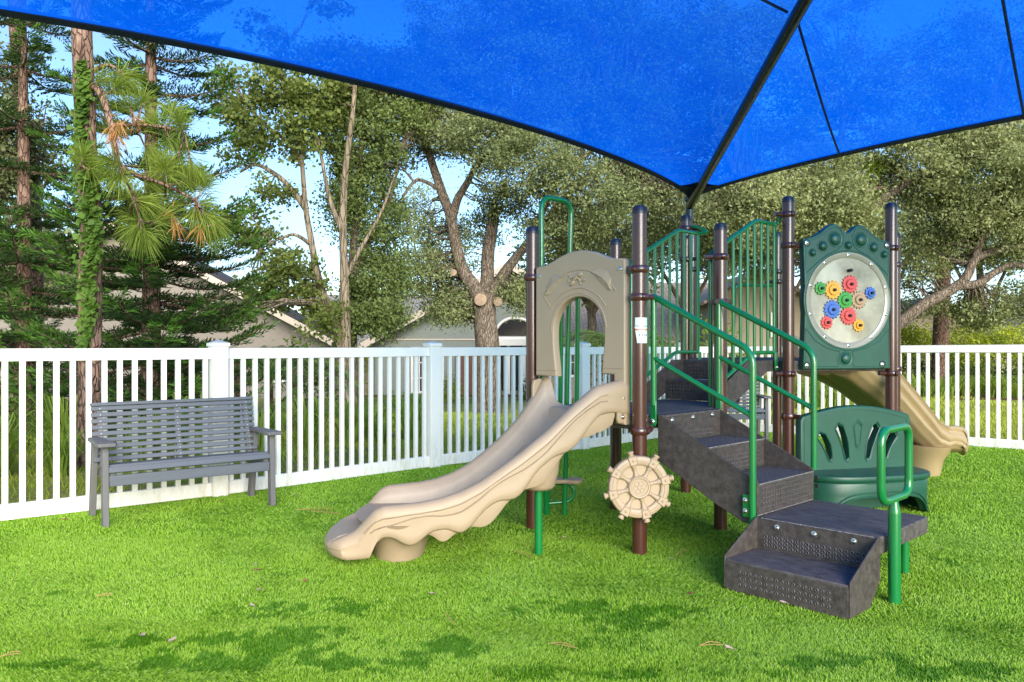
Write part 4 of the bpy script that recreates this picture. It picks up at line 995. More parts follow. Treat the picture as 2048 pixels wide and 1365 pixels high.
for q in ((.128, 2.055), (.848, 2.058), (.128, 1.11), (.805, 1.115)):
    gdisc([(.021, .0326), (.022, .0345), (.028, .0345), (.030, .0326)], q[0], q[1], M_black, 'bolt_recess', 20)
def gear(x, y, r, c, nt):
    pts = []
    for i in range(nt):
        for f_, rr in ((0, .86), (.22, .86), (.34, 1.0), (.62, 1.0), (.75, .86)):
            a = 2 * math.pi * (i + f_) / nt; pts.append((x + r * rr * math.cos(a), y + r * rr * math.sin(a)))
    me = plate('gear', pts, [], .02, .003, GP @ Matrix.Translation((0, 0, .034)), 1)
    g = link('gear', me, M_gear[c], gp); g['label'] = c + ' toothed gear'
    pts = []; r2 = r * .56
    for i in range(nt):
        for f_, rr in ((0, .86), (.25, .86), (.4, 1.0), (.7, 1.0)):
            a = 2 * math.pi * (i + f_) / nt; pts.append((x + r2 * rr * math.cos(a), y + r2 * rr * math.sin(a)))
    me = plate('gear', pts, [], .014, .002, GP @ Matrix.Translation((0, 0, .049)), 1)
    link('gear', me, M_gear[c], gp)['label'] = 'inner ' + c + ' toothed ring'
def peg(x, y):
    b = MB(); b.lathe([(.0125, .018), (.0125, .068), (.010, .076), (.005, .079), (.001, .08)], o=GP @ Vector((x, y, 0)), seg=14, M=MG); b.build('peg', M_black, gp)
for x, y, r, c, nt in ((.505, 1.743, .072, 'red', 16), (.352, 1.695, .075, 'yellow', 14), (.243, 1.706, .052, 'green', 11), (.462, 1.617, .072, 'green', 16), (.585, 1.622, .071, 'tan', 16), (.69, 1.677, .050, 'blue', 11), (.345, 1.543, .075, 'blue', 16), (.490, 1.497, .074, 'red', 16), (.298, 1.443, .053, 'red', 12), (.582, 1.422, .052, 'yellow', 11)):
    gear(x, y, r, c, nt); peg(x, y)
peg(.497, 1.85)

# ---- dark green seat with fan of slots
BP = frame(HB + n30 * .105, d30, (0, 0, 1))
def slot(x0, y0, x1, y1, bow, w0, w1):
    A, B_ = Vector((x0, y0)), Vector((x1, y1)); d = (B_ - A).normalized(); n = Vector((-d.y, d.x)); L = (B_ - A).length; l, r = [], []
    for i in range(9):
        t = i / 8; c = A + d * L * t + n * bow * math.sin(math.pi * t); w = w0 + (w1 - w0) * t; l.append(c + n * w); r.append(c - n * w)
    capA = [A + (Matrix.Rotation(a, 2) @ n) * w0 for a in (math.pi * .8, math.pi * .65, math.pi * .5, math.pi * .35, math.pi * .2)]
    capB = [B_ - (Matrix.Rotation(a, 2) @ n) * w1 for a in (math.pi * .8, math.pi * .65, math.pi * .5, math.pi * .35, math.pi * .2)]
    return [(v.x, v.y) for v in l + [B_ + d * w1] + r[::-1] + [A - d * w0]]
slots = [slot(.195, .565, .268, .405, .012, .034, .017), slot(.352, .625, .415, .405, .010, .032, .018), slot(.672, .625, .60, .405, -.010, .032, .018), slot(.83, .565, .757, .405, -.012, .034, .017)]
bo = [(.012, .20), (.012, .70), (.03, .725)] + [(.03 + .94 * i / 16, .728 + .074 * math.sin(math.pi * i / 16)) for i in range(17)] + [(.985, .71), (.992, .69), (.992, .20)]
me = plate('seat_back', bo, slots, .075, .014, BP)
sb = link('seat_panel', me, M_dgreen, PLAY)
MBP = BP.to_3x3()
def rim(pts, r=.006, z=.0375):
    b = MB(); b.tube([BP @ Vector((x, y, z)) for x, y in pts + pts[:1]], r, 6, cap=False); b.build('slot_rim', M_dgreen, sb)
for s_ in slots: 
    c = sum((Vector(q) for q in s_), Vector((0, 0))) / len(s_)
    rim([tuple(c + (Vector(q) - c) * 1.10 + (Vector(q) - c).normalized() * .006) for q in s_])
cs = slot(.512, .64, .512, .505, 0, .034, .018); rim(cs, .0055); rim([tuple(Vector((.512, .58)) + (Vector(q) - Vector((.512, .58))) * 1.2) for q in cs], .004)
rim([(.045, .26), (.045, .685), (.07, .705)] + [(.07 + .86 * i / 12, .70 + .07 * math.sin(math.pi * i / 12)) for i in range(13)] + [(.955, .685), (.955, .26)], .0028)
def oval(k, dz, dep): return [(.5 + .5 * k * math.copysign(abs(math.cos(a)) ** .62, math.cos(a)), dep * math.sin(a) ** .62 if math.sin(a) > 0 else 0, dz) for a in [math.pi * i / 28 for i in range(29)]]
b = MB(); rows = [oval(.93, .318, .30), oval(1.03, .318, .355), oval(1.055, .312, .37), oval(1.06, .295, .374), oval(1.05, .276, .368), oval(1.02, .268, .355), oval(1.015, .262, .352), oval(1.03, .25, .356), oval(1.03, .17, .35)]
vs = [BP @ Vector((x * .985, z, .02 + y)) for r_ in rows for x, y, z in r_]; n = 29
fs = [(i * n + j, i * n + j + 1, (i + 1) * n + j + 1, (i + 1) * n + j) for i in range(len(rows) - 1) for j in range(n - 1)] + [tuple(range(n))]
b.add(vs, fs); b.build('seat_top', M_dgreen, sb, smooth=45)
# base below the seat with an arched recess in front
rows = []
for i in range(29):
    a = math.pi * i / 28; x = .5 + .515 * math.copysign(abs(math.cos(a)) ** .62, math.cos(a)); y = .35 * math.sin(a) ** .62 if 0 < i < 28 else 0
    t = abs(x - .5) / .43; arch_ = .155 * max(0, 1 - t ** 5) if t < 1 else 0
    rows.append((x * .985, y, .012 + arch_))
b = MB(); o_ = [BP @ Vector((x, .25, .02 + y)) for x, y, z in rows]; m_ = [BP @ Vector((x, z, .02 + y * 1.0)) for x, y, z in rows]; i_ = [BP @ Vector((.4925 + (x - .4925) * .93, z + .004, .02 + y * .86)) for x, y, z in rows]; t_ = [BP @ Vector((.4925 + (x - .4925) * .93, .24, .02 + y * .86)) for x, y, z in rows]
b.add(o_ + m_ + i_ + t_, [(k * 29 + j, k * 29 + j + 1, (k + 1) * 29 + j + 1, (k + 1) * 29 + j) for k in range(3) for j in range(28)])
b.build('seat_base', M_dgreen, sb, smooth=60)
for g_, rr in ((.0, .006), (.028, .005)):
    pth = [BP @ Vector((x, z + g_, .022 + y * 1.012)) for x, y, z in rows[2:-2]]
    b = MB(); b.tube(pth, rr, 6); b.build('base_rim', M_dgreen, sb)
b = MB(); b.box(BP @ Vector((.5, .12, .02)), (.92, .25, .03), M=MBP); b.build('back_board', M_dgreen, sb)

# ---- ship's wheel on the front post
wl_ = empty('toy_wheel', (-.094, -.062, .428), 0, PLAY)
fw = Matrix((Wd @ Vector((1, 0, 0)), Vector((0, 0, 1)), Wd @ Vector((0, -1, 0)))).transposed()
tilt = Matrix.Rotation(R(6), 3, 'Z')
fw = tilt @ fw
def wl(prof, name, c=(0, 0, 0), seg=48, M=None, smooth=40): b = MB(); b.lathe([(r * 1.1, z) for r, z in prof], o=fw @ Vector(c), seg=seg, M=fw if M is None else M, ring=prof[0][0] > .003 and prof[-1][0] > .003); return b.build(name, M_tan, wl_, smooth=smooth)
wl([(.001, -.012), (.165, -.012), (.165, .006), (.001, .006)], 'wheel_disc')
wl([(.118, .004), (.120, .022), (.126, .027), (.134, .029), (.155, .029), (.164, .024), (.169, .008), (.166, -.018), (.118, -.018)], 'wheel_rim')
wl([(.138, .028), (.139, .033), (.147, .033), (.148, .028)], 'rim_ridge')
wl([(.001, .03), (.045, .03), (.048, .036), (.056, .037), (.062, .030), (.064, .004), (.001, .004)], 'hub')
for k in range(6):
    a = R(60 * k + 10); pts = [(.026 * math.cos(a) + .0145 * math.cos(t), .026 * math.sin(a) + .0145 * math.sin(t)) for t in [2 * math.pi * i / 14 for i in range(15)]]
    b = MB(); b.tube([fw @ Vector((x, y, .031)) for x, y in pts], .0017, 5); b.build('flower_relief', M_tan, wl_)
b = MB(); b.tube([fw @ Vector((.012 * math.cos(t), .012 * math.sin(t), .031)) for t in [2 * math.pi * i / 14 for i in range(15)]], .0017, 5); b.build('flower_relief', M_tan, wl_)
for k in range(8):
    a = R(14 + 45 * k); dr = Vector((math.cos(a), math.sin(a), 0)); sd_ = Vector((-dr.y, dr.x, 0))
    Mh = fw @ Matrix((sd_, Vector((0, 0, 1)).cross(sd_) * 0 + Vector((0, 0, 1)), dr)).transposed()
    b = MB(); b.lathe([(.017, .066), (.016, .074), (.010, .086), (.012, .108), (.018, .128), (.019, .134)], o=fw @ Vector((0, 0, .012)), seg=12, M=Mh); b.build('spoke', M_tan, wl_)
    b = MB(); c = dr * .162; w0, w1 = .022, .028
    q = [c - dr * .028 - sd_ * w0, c - dr * .028 + sd_ * w0, c + dr * .026 + sd_ * w1, c + dr * .026 - sd_ * w1]
    vs = [fw @ (p + Vector((0, 0, z)) - (p - c) * sh) for z, sh in ((.004, 0), (.034, 0), (.038, .12), (.036, .2)) for p in q]
    b.add(vs, [(4 * i + j, 4 * i + (j + 1) % 4, 4 * i + 4 + (j + 1) % 4, 4 * i + 4 + j) for i in range(3) for j in range(4)] + [(12, 13, 14, 15)])
    b.lathe([(.008, .036), (.0075, .040), (.004, .043), (.001, .0435)], o=fw @ c, seg=12, M=fw); b.build('rim_bracket', M_tan, wl_, smooth=30)
    b = MB(); b.lathe([(.019, .183), (.019, .190), (.015, .193), (.0165, .203), (.0195, .207), (.0195, .214), (.013, .217), (.001, .218)], o=fw @ Vector((0, 0, .008)), seg=16, M=Mh); b.build('handle_knob', M_tan, wl_)

# ---- warning stickers wrapped on the front post
def sticker(z0, z1, a0, a1, m, name, off=.0008, par=None, taper=0):
    b = MB(); N = 10; r = PR_ + off; vs = []
    for z, t in ((z0, taper), (z1, 0)):
        for i in range(N + 1):
            a = R(a0 + (a1 - a0) * i / N); a = a + R(t) * (1 - i / N); vs.append((r * math.cos(a), r * math.sin(a), z))
    b.add(vs, [(i, i + 1, N + 2 + i, N + 1 + i) for i in range(N)]); return b.build(name, m, par or p_front)
# the post's face towards the path: angles in the structure's frame
A0 = math.degrees(math.atan2(-.7218 * 1, -.6921 * 1)) + 9      # straight towards the viewer's side
sticker(1.385, 1.434, A0 - 62 + 8, A0 + 64, M_label, 'notice_sticker'); sticker(1.280, 1.381, A0 - 58, A0 + 68, M_label, 'warning_sticker', taper=22)
sticker(1.356, 1.367, A0 - 55, A0 + 66, M_orange, 'warning_band', off=.0014)
def wrap_text(s, size, z, ac, m, name, off=.002):
    cu = bpy.data.curves.new(name, 'FONT'); cu.body = s; cu.size = size; cu.align_x = 'CENTER'
    o = bpy.data.objects.new(name, cu); COL.objects.link(o); dg = bpy.context.evaluated_depsgraph_get()
    me = bpy.data.meshes.new_from_object(o.evaluated_get(dg)); bpy.data.objects.remove(o); bpy.data.curves.remove(cu); me.materials.clear()
    for v in me.vertices:
        a = R(ac) + v.co.x / PR_; y = v.co.y; v.co = ((PR_ + off) * math.cos(a), (PR_ + off) * math.sin(a), z + y)
    return link(name, me, m, p_front)
wrap_text('WARNING', .0125, 1.3572, A0 + 2, M_label, 'warning_lettering')
for z, a0, a1 in ((1.424, -10, 50), (1.414, -5, 50), (1.405, -5, 45), (1.395, -30, 40), (1.3735, -25, 35), (1.349, -30, 40), (1.342, -25, 30), (1.312, -20, 40), (1.306, -20, 20), (1.296, -20, 45), (1.288, -10, 30)):
    sticker(z, z + .0022, A0 + a0, A0 + a1, M_ink, 'print_line', off=.0014)
for a in (-18, 4, 26, 44): sticker(1.322, 1.335, A0 + a - 6, A0 + a + 6, M_ink, 'print_symbol', off=.0014)
# ================================================================== trees and planting
def bark(name, c0, c1, sc_=14, stretch=.22):
    m = mat(name, c0, rough=.95, var=.25, scale=sc_, col2=c1, streak=(1, 1, stretch), spec=.15)
    nt = m.node_tree; n = nt.nodes; l = nt.links; v = n.new('ShaderNodeTexVoronoi'); v.feature = 'DISTANCE_TO_EDGE'; v.inputs['Scale'].default_value = sc_ * 1.3
    mp = [x for x in n if x.type == 'MAPPING'][0]; l.new(mp.outputs['Vector'], v.inputs['Vector'])
    mr = n.new('ShaderNodeMapRange'); mr.inputs['From Max'].default_value = .12; l.new(v.outputs['Distance'], mr.inputs['Value'])
    b = n.new('ShaderNodeBump'); b.inputs['Strength'].default_value = 1; b.inputs['Distance'].default_value = .035; l.new(mr.outputs['Result'], b.inputs['Height']); l.new(b.outputs['Normal'], n['Principled BSDF'].inputs['Normal'])
    return m
M_oakbark = bark('oak_bark', (.11, .085, .065), (.22, .18, .14), 18)
M_pinebark = bark('pine_bark', (.13, .075, .055), (.26, .17, .13), 16, .3)
M_palebark = bark('pale_bark', (.13, .105, .07), (.22, .18, .13), 8)
M_cutwood = mat('cut_wood', (.26, .19, .13), rough=.9, var=.3, scale=9)
M_oakleaf = leaf_mat('oak_leaf', (.078, .112, .04), (.29, .325, .15), trans=.28)
M_oakleaf2 = leaf_mat('sunlit_oak_leaf', (.11, .14, .05), (.34, .37, .17), trans=.28)
M_mapleaf = leaf_mat('maple_leaf', (.07, .105, .026), (.21, .255, .07), trans=.4)
M_conif = leaf_mat('conifer_needle', (.010, .028, .009), (.050, .095, .020), trans=.15, clump=1.4)
M_coniftip = leaf_mat('conifer_tip', (.035, .10, .012), (.10, .21, .03), trans=.2)
M_pineneedle = leaf_mat('pine_needle', (.10, .165, .025), (.29, .36, .07), trans=.35, clump=2)
M_deadneedle = leaf_mat('dead_needle', (.30, .13, .04), (.48, .25, .09), trans=.2)
M_ivy = leaf_mat('ivy_leaf', (.035, .085, .014), (.14, .24, .04), trans=.35, clump=3)
M_hedge = leaf_mat('hedge_leaf', (.13, .20, .02), (.40, .44, .06), trans=.35, clump=2)
M_shrub = leaf_mat('shrub_leaf', (.03, .06, .012), (.12, .17, .03), trans=.3, clump=2)
M_blade = leaf_mat('strap_leaf', (.09, .17, .025), (.34, .44, .08), trans=.35, clump=3)
M_palm = leaf_mat('palm_leaf', (.05, .10, .025), (.19, .27, .09), trans=.25, clump=2)
M_lawnblade = leaf_mat('lawn_blade', (.20, .29, .03), (.46, .50, .09), trans=.35, clump=1.5)

def limb_tube(b, pts, r0, r1, seg=9, wob=.03):
    """tapered, slightly crooked limb through the given points"""
    P = [Vector(p) for p in pts]; out = []
    for i in range(len(P) - 1):
        a, p, q, d = P[max(i - 1, 0)], P[i], P[i + 1], P[min(i + 2, len(P) - 1)]
        for k in range(5):
            t = k / 5; out.append(.5 * ((2 * p) + (q - a) * t + (2 * a - 5 * p + 4 * q - d) * t * t + (3 * p - a - 3 * q + d) * t ** 3))
    out.append(P[-1]); n = len(out)
    out = [o + Vector(rng.normal(0, wob * (r0 + r1) / 2, 3)) if 0 < i < n - 1 else o for i, o in enumerate(out)]
    b.tube(out, [r0 + (r1 - r0) * (i / (n - 1)) ** .8 for i in range(n)], seg)
    return out
def tree(name, label, cat, limbs, blobs, M_b, M_l, group, size=.085, per=46, crad=.34, aspect=.5, twig=True, up=.35, knots=(), extra=None):
    """limbs: [( [(px,py,Y)...], r0, r1 )] ; blobs: [(px, py, Y, rx_px, ry_px, depth_m, clumps)]"""
    first = limbs[0][0]; base = at(*first[0])
    root = empty(name, base); tag(root, label, cat, group)
    nodes = []; tb = MB(); o_ = base
    for i, (pts, r0, r1) in enumerate(limbs):
        W = [at(*p) - o_ for p in pts]; b = MB()
        out = limb_tube(b, W, r0, r1, 12 if r0 > .1 else 8); nodes += out[2:]
        if i == 0: b.build('trunk', M_b, root, smooth=60)
        else: tb.v += [] ; b.build('limb', M_b, root, smooth=60)
    for (px, py, Y, r) in knots:
        c = at(px, py, Y) - o_; b = MB(); b.lathe([(r * .9, -.05), (r * 1.12, .03), (r * 1.05, .075), (r * .8, .085), (.002, .08)], o=c + Vector((0, -.0, 0)), seg=16, M=frame((0, 0, 0), (1, .15, 0), (0, .15, 1)).to_3x3() if False else Matrix.Rotation(R(80), 3, 'X') @ Matrix.Rotation(R(-10), 3, 'Y')); b.build('cut_knot', M_cutwood, root)
    NN = np.array([tuple(v) for v in nodes]); Cs = []
    for (px, py, Y, rx, ry, dep, cnt) in blobs:
        c = np.array(at(px, py, Y) - o_); R3 = np.array([rx * Y / FPX, dep, ry * Y / FPX])
        d = unit(rng.normal(size=(cnt, 3))) * rng.uniform(.15, 1, (cnt, 1)) ** .45
        Cs.append(c + d * R3)
    Cs = np.concatenate(Cs)
    if twig:
        b = MB()
        for c in Cs[:: 2]:
            k = np.argmin(((NN - c) ** 2).sum(1) + .6 * np.maximum(NN[:, 2] - c[2], 0) ** 2); a = Vector(NN[k]); e = Vector(c); L = (e - a).length
            if L < .15 or L > 4.5: continue
            m1 = a.lerp(e, .4) + Vector(rng.normal(0, .08 * L, 3)); m2 = a.lerp(e, .75) + Vector(rng.normal(0, .06 * L, 3)) + Vector((0, 0, .04 * L))
            b.tube([a, m1, m2, e], [.012 + .010 * L, .010 + .006 * L, .009, .004], 4, cap=False)
        stuff(b.build('twigs', M_b, root, smooth=80))
    N = len(Cs) * per
    cl = np.repeat(Cs, per, 0); rr = rng.normal(size=(N, 3)) * np.repeat(rng.uniform(.6, 1.25, (len(Cs), 1)), per, 0); rr[:, 2] *= .62
    Pp = cl + rr * crad * .6
    stuff(quads('crown', leaves(Pp, size, aspect, up), M_l, root))
    if extra: extra(root, o_)
    return root
TG = 'trees beyond the fence'

# --- live oak with forked trunk in the middle
Yk = 20.
tree('oak_tree', 'big live oak with forked trunk and pale cut knots in the middle', 'tree',
     [([(976, 830, Yk), (975, 760, Yk), (974, 690, Yk), (970, 640, Yk), (966, 600, Yk)], .36, .27),
      ([(966, 612, Yk), (948, 575, Yk), (925, 540, Yk), (912, 490, Yk - .1), (900, 430, Yk - .2), (882, 380, Yk - .2), (862, 320, Yk), (848, 270, Yk), (838, 215, Yk)], .21, .07),
      ([(970, 605, Yk), (974, 560, Yk + .2), (976, 510, Yk + .3), (984, 455, Yk + .3), (990, 415, Yk + .3)], .19, .15),
      ([(975, 608, Yk), (992, 575, Yk), (1010, 545, Yk - .2), (1035, 512, Yk - .4), (1062, 480, Yk - .6), (1110, 420, Yk - .8), (1180, 350, Yk - 1), (1260, 315, Yk - 1)], .18, .06),
      ([(903, 440, Yk - .2), (915, 400, Yk - .4), (935, 365, Yk - .6), (955, 330, Yk - .8), (1010, 270, Yk - 1)], .13, .05),
      ([(850, 280, Yk), (870, 240, Yk), (882, 215, Yk), (890, 170, Yk)], .11, .08),
      ([(1060, 482, Yk - .6), (1120, 350, Yk - 1), (1160, 320, Yk - 1.2), (1195, 290, Yk - 1)], .09, .06),
      ([(880, 380, Yk - .2), (835, 360, Yk - .4), (805, 395, Yk - .6)], .06, .03)],
     [(1060, 330, Yk - 1.6, 110, 75, 1.3, 150), (980, 280, Yk - 1, 110, 60, 1.3, 120), (880, 250, Yk, 90, 60, 1.4, 110), (1180, 400, Yk - 1.3, 110, 80, 1.3, 120), (1120, 460, Yk - .6, 90, 50, 1.2, 60), (800, 260, Yk, 80, 80, 1.2, 80),
      (870, 560, Yk + .6, 75, 60, 1.0, 95), (905, 620, Yk + .3, 55, 35, .7, 50), (1040, 590, Yk + .2, 50, 35, .8, 50), (940, 480, Yk + .8, 60, 60, .8, 40), (1010, 400, Yk, 60, 50, .8, 40), (1290, 380, Yk - .5, 90, 70, 1.2, 90), (1260, 480, Yk + 1, 90, 45, 1.0, 50), (840, 470, Yk + .8, 50, 80, .9, 45), (1340, 440, Yk, 70, 45, 1, 55), (900, 130, Yk, 110, 75, 1.5, 120), (1060, 180, Yk - .6, 130, 95, 1.6, 190), (1230, 250, Yk - .8, 130, 95, 1.6, 190), (1010, 50, Yk, 130, 80, 1.6, 130), (1200, 110, Yk, 150, 90, 1.8, 190), (1360, 170, Yk, 120, 110, 1.6, 150), (1420, 300, Yk + .5, 90, 90, 1.4, 110), (1130, 0, Yk, 140, 70, 1.6, 110), (1330, 20, Yk, 130, 90, 1.6, 120), (860, 20, Yk + .4, 50, 30, 1.2, 12)],
     M_oakbark, M_oakleaf, TG, size=.078, per=84, crad=.31, knots=((962, 601, Yk - .34, .15), (997, 605, Yk - .22, .11), (908, 547, Yk - .24, .08)))

# --- two-stemmed maple-like tree left of the oak
Ym = 17.
tree('maple_tree', 'slender two-stemmed tree with sparse yellow green leaves left of the oak', 'tree',
     [([(694, 850, Ym), (693, 760, Ym), (691, 690, Ym), (690, 620, Ym), (688, 540, Ym), (686, 440, Ym), (692, 330, Ym), (705, 230, Ym), (712, 150, Ym)], .17, .04),
      ([(690, 715, Ym), (672, 660, Ym), (650, 600, Ym), (634, 545, Ym), (622, 480, Ym), (612, 420, Ym), (606, 350, Ym), (598, 280, Ym), (570, 190, Ym), (555, 110, Ym)], .12, .025),
      ([(613, 420, Ym), (580, 375, Ym), (545, 345, Ym), (510, 330, Ym), (480, 345, Ym)], .075, .025),
      ([(604, 330, Ym), (575, 285, Ym), (530, 250, Ym), (490, 205, Ym)], .06, .02),
      ([(690, 560, Ym), (720, 500, Ym), (760, 430, Ym), (790, 350, Ym)], .06, .02),
      ([(688, 470, Ym), (660, 400, Ym), (640, 300, Ym), (620, 220, Ym)], .07, .02),
      ([(622, 490, Ym), (590, 470, Ym), (560, 478, Ym), (520, 500, Ym)], .05, .015)],
     [(490, 270, Ym, 60, 60, .9, 42), (560, 180, Ym, 60, 50, .9, 48), (600, 270, Ym, 55, 50, .8, 40), (500, 450, Ym, 60, 45, .7, 30), (590, 560, Ym, 70, 60, .8, 60), (520, 590, Ym, 40, 35, .6, 16), (640, 200, Ym, 60, 50, .8, 50), (545, 380, Ym, 40, 30, .6, 12), (650, 640, Ym, 50, 40, .6, 30), (455, 190, Ym, 40, 50, .6, 20), (470, 630, Ym - 2, 40, 25, .5, 10), (600, 110, Ym, 50, 25, .8, 16), (690, 130, Ym, 50, 40, .8, 26), (520, 60, Ym, 40, 30, .8, 9), (650, 20, Ym, 40, 20, .8, 7)],
     M_palebark, M_mapleaf, TG, size=.092, per=54, crad=.26, aspect=.75)
Yd = 18.5
tree('dark_leafy_tree', 'dense dark green tree between the slender two-stemmed tree and the oak', 'tree',
     [([(703, 840, Yd), (704, 690, Yd), (703, 560, Yd), (712, 430, Yd), (722, 300, Yd), (735, 200, Yd)], .16, .05), ([(704, 560, Yd), (740, 480, Yd), (780, 400, Yd), (800, 300, Yd)], .09, .03), ([(703, 600, Yd), (740, 560, Yd), (775, 520, Yd)], .06, .02)],
     [(730, 280, Yd, 80, 100, 1.2, 150), (740, 430, Yd, 75, 90, 1.2, 130), (765, 560, Yd, 65, 60, 1.0, 90), (700, 220, Yd, 70, 60, 1, 70), (760, 640, Yd - .8, 55, 40, .7, 62), (690, 380, Yd, 45, 70, .8, 50), (725, 600, Yd, 40, 50, .8, 36), (770, 140, Yd, 70, 55, 1, 62), (820, 200, Yd, 60, 60, 1, 60), (850, 90, Yd, 30, 30, .8, 10)],
     M_oakbark, leaf_mat('deep_green_leaf', (.055, .09, .024), (.19, .245, .08), trans=.3), TG, size=.078, per=78, crad=.29, aspect=.6)

# --- oak on the right with the long low limb
Yr = 18.
tree('oak_tree', 'wide sunlit oak on the right with a long low rising limb', 'tree',
     [([(1690, 800, Yr), (1695, 740, Yr), (1700, 680, Yr), (1690, 600, Yr), (1680, 500, Yr)], .32, .2),
      ([(1700, 700, Yr), (1745, 680, Yr - .2), (1798, 648, Yr - .4), (1850, 608, Yr - .6), (1900, 582, Yr - .7), (1932, 556, Yr - .8), (1950, 520, Yr - .8), (1985, 505, Yr - .8), (2048, 492, Yr - 1), (2120, 470, Yr - 1)], .17, .06),
      ([(1915, 572, Yr - .7), (1955, 568, Yr - .8), (1990, 545, Yr - .9), (2030, 530, Yr - 1), (2100, 545, Yr - 1)], .11, .05),
      ([(1950, 522, Yr - .8), (1962, 480, Yr - .8), (1985, 440, Yr - 1), (2010, 380, Yr - 1)], .09, .04),
      ([(1682, 500, Yr), (1620, 420, Yr - .5), (1540, 370, Yr - .8), (1470, 350, Yr - 1)], .16, .05),
      ([(1684, 500, Yr), (1740, 420, Yr - .5), (1840, 350, Yr - .8), (1950, 300, Yr - 1)], .16, .05),
      ([(1680, 500, Yr), (1670, 400, Yr), (1680, 300, Yr), (1690, 200, Yr)], .15, .06)],
     [(1500, 430, Yr - 1, 110, 75, 1.4, 190), (1640, 420, Yr - 1.2, 110, 70, 1.3, 190), (1440, 500, Yr + .5, 80, 60, 1.0, 80), (1850, 330, Yr - .6, 100, 80, 1.4, 120), (1970, 360, Yr - 1.0, 110, 90, 1.4, 200), (1900, 440, Yr - .4, 90, 60, 1.2, 90), (2010, 470, Yr - .6, 90, 60, 1.1, 90), (1840, 520, Yr + .2, 50, 60, .9, 50), (1960, 620, Yr - .2, 60, 40, .8, 50), (2080, 420, Yr - 1, 60, 120, 1.2, 110), (1620, 340, Yr - .5, 120, 50, 1.2, 100), (1960, 280, Yr - .8, 100, 50, 1.2, 80), (2040, 600, Yr - .5, 50, 40, .8, 36), (1830, 610, Yr + .4, 40, 30, .6, 18), (1540, 520, Yr + 1, 70, 45, 1, 50), (1760, 300, Yr, 90, 50, 1.2, 70), (1560, 220, Yr, 120, 90, 1.5, 130), (1700, 160, Yr, 110, 80, 1.5, 110), (1840, 200, Yr, 100, 80, 1.4, 95), (1960, 140, Yr, 110, 90, 1.4, 115), (1480, 100, Yr, 110, 90, 1.5, 110), (1640, 30, Yr, 90, 40, 1.5, 36), (1890, 60, Yr, 70, 30, 1.4, 30), (2060, 240, Yr, 60, 100, 1.3, 70), (2030, 20, Yr, 60, 40, 1.3, 16)],
     M_oakbark, M_oakleaf2, TG, size=.075, per=82, crad=.29)
tree('oak_tree', 'dark oak foliage at the far edge behind the conifers', 'tree',
     [([(-30, 850, 13.5), (-20, 600, 13.5), (-10, 400, 13.5), (10, 250, 13.5)], .2, .07), ([(-10, 420, 13.5), (40, 330, 13.3), (80, 260, 13.2)], .08, .03), ([(-15, 500, 13.5), (30, 430, 13.4)], .06, .03)],
     [(30, 250, 13.4, 75, 90, 1.0, 95), (20, 350, 13.3, 80, 60, .9, 70), (70, 330, 13.6, 50, 40, .6, 24), (-40, 300, 13.6, 60, 140, 1, 60), (20, 130, 13.8, 50, 50, .8, 20)],
     M_oakbark, M_oakleaf, TG, size=.075, per=44, crad=.26)
# background trees that close the view behind the playground
for i, (px, top, Y, w, n_) in enumerate(((1180, 470, 27, 120, 110), (1370, 420, 29, 130, 130), (1560, 400, 30, 130, 120), (1760, 420, 29, 120, 110), (1960, 420, 31, 130, 110), (2140, 400, 30, 110, 90), (860, 430, 52, 60, 50), (30, 480, 24, 110, 90), (2330, 420, 24, 130, 100), (2560, 400, 26, 140, 100), (2830, 420, 25, 140, 100), (-230, 430, 20, 120, 90), (-520, 430, 19, 130, 90))):
    lb = ['leafy tree standing behind the tall arch of the climber', 'leafy tree standing behind the black canopy pole', 'leafy tree rising behind the tallest brown post', 'leafy tree rising behind the gear panel', 'leafy tree behind the long low oak limb', 'leafy tree behind the far end of the hedge', 'distant leafy tree over the shingle roof wing', 'leafy tree behind the dark conifers', 'leafy tree just beyond the far right oak', 'second leafy tree beyond the far right oak', 'third leafy tree beyond the far right oak', 'leafy tree left of the dark conifers', 'second leafy tree left of the dark conifers'][i]
    tree('leafy_tree', lb, 'tree', [([(px, 775, Y), (px + 4, 650, Y), (px - 3, top + 60, Y), (px + 6, top, Y)], .22, .06), ([(px, 640, Y), (px + w * .4, 540, Y), (px + w * .6, 470, Y)], .1, .03), ([(px, 620, Y), (px - w * .4, 530, Y), (px - w * .6, 460, Y)], .1, .03)],
         [(px, top, Y, w, 80, 2.0, n_), (px - w * .4, top + 70, Y - .5, w * .7, 60, 1.6, n_ // 2), (px + w * .4, top + 70, Y - .5, w * .7, 55, 1.6, n_ // 2)],
         M_oakbark, M_oakleaf if i % 2 else M_oakleaf2, TG, size=.17, per=40, crad=.7)

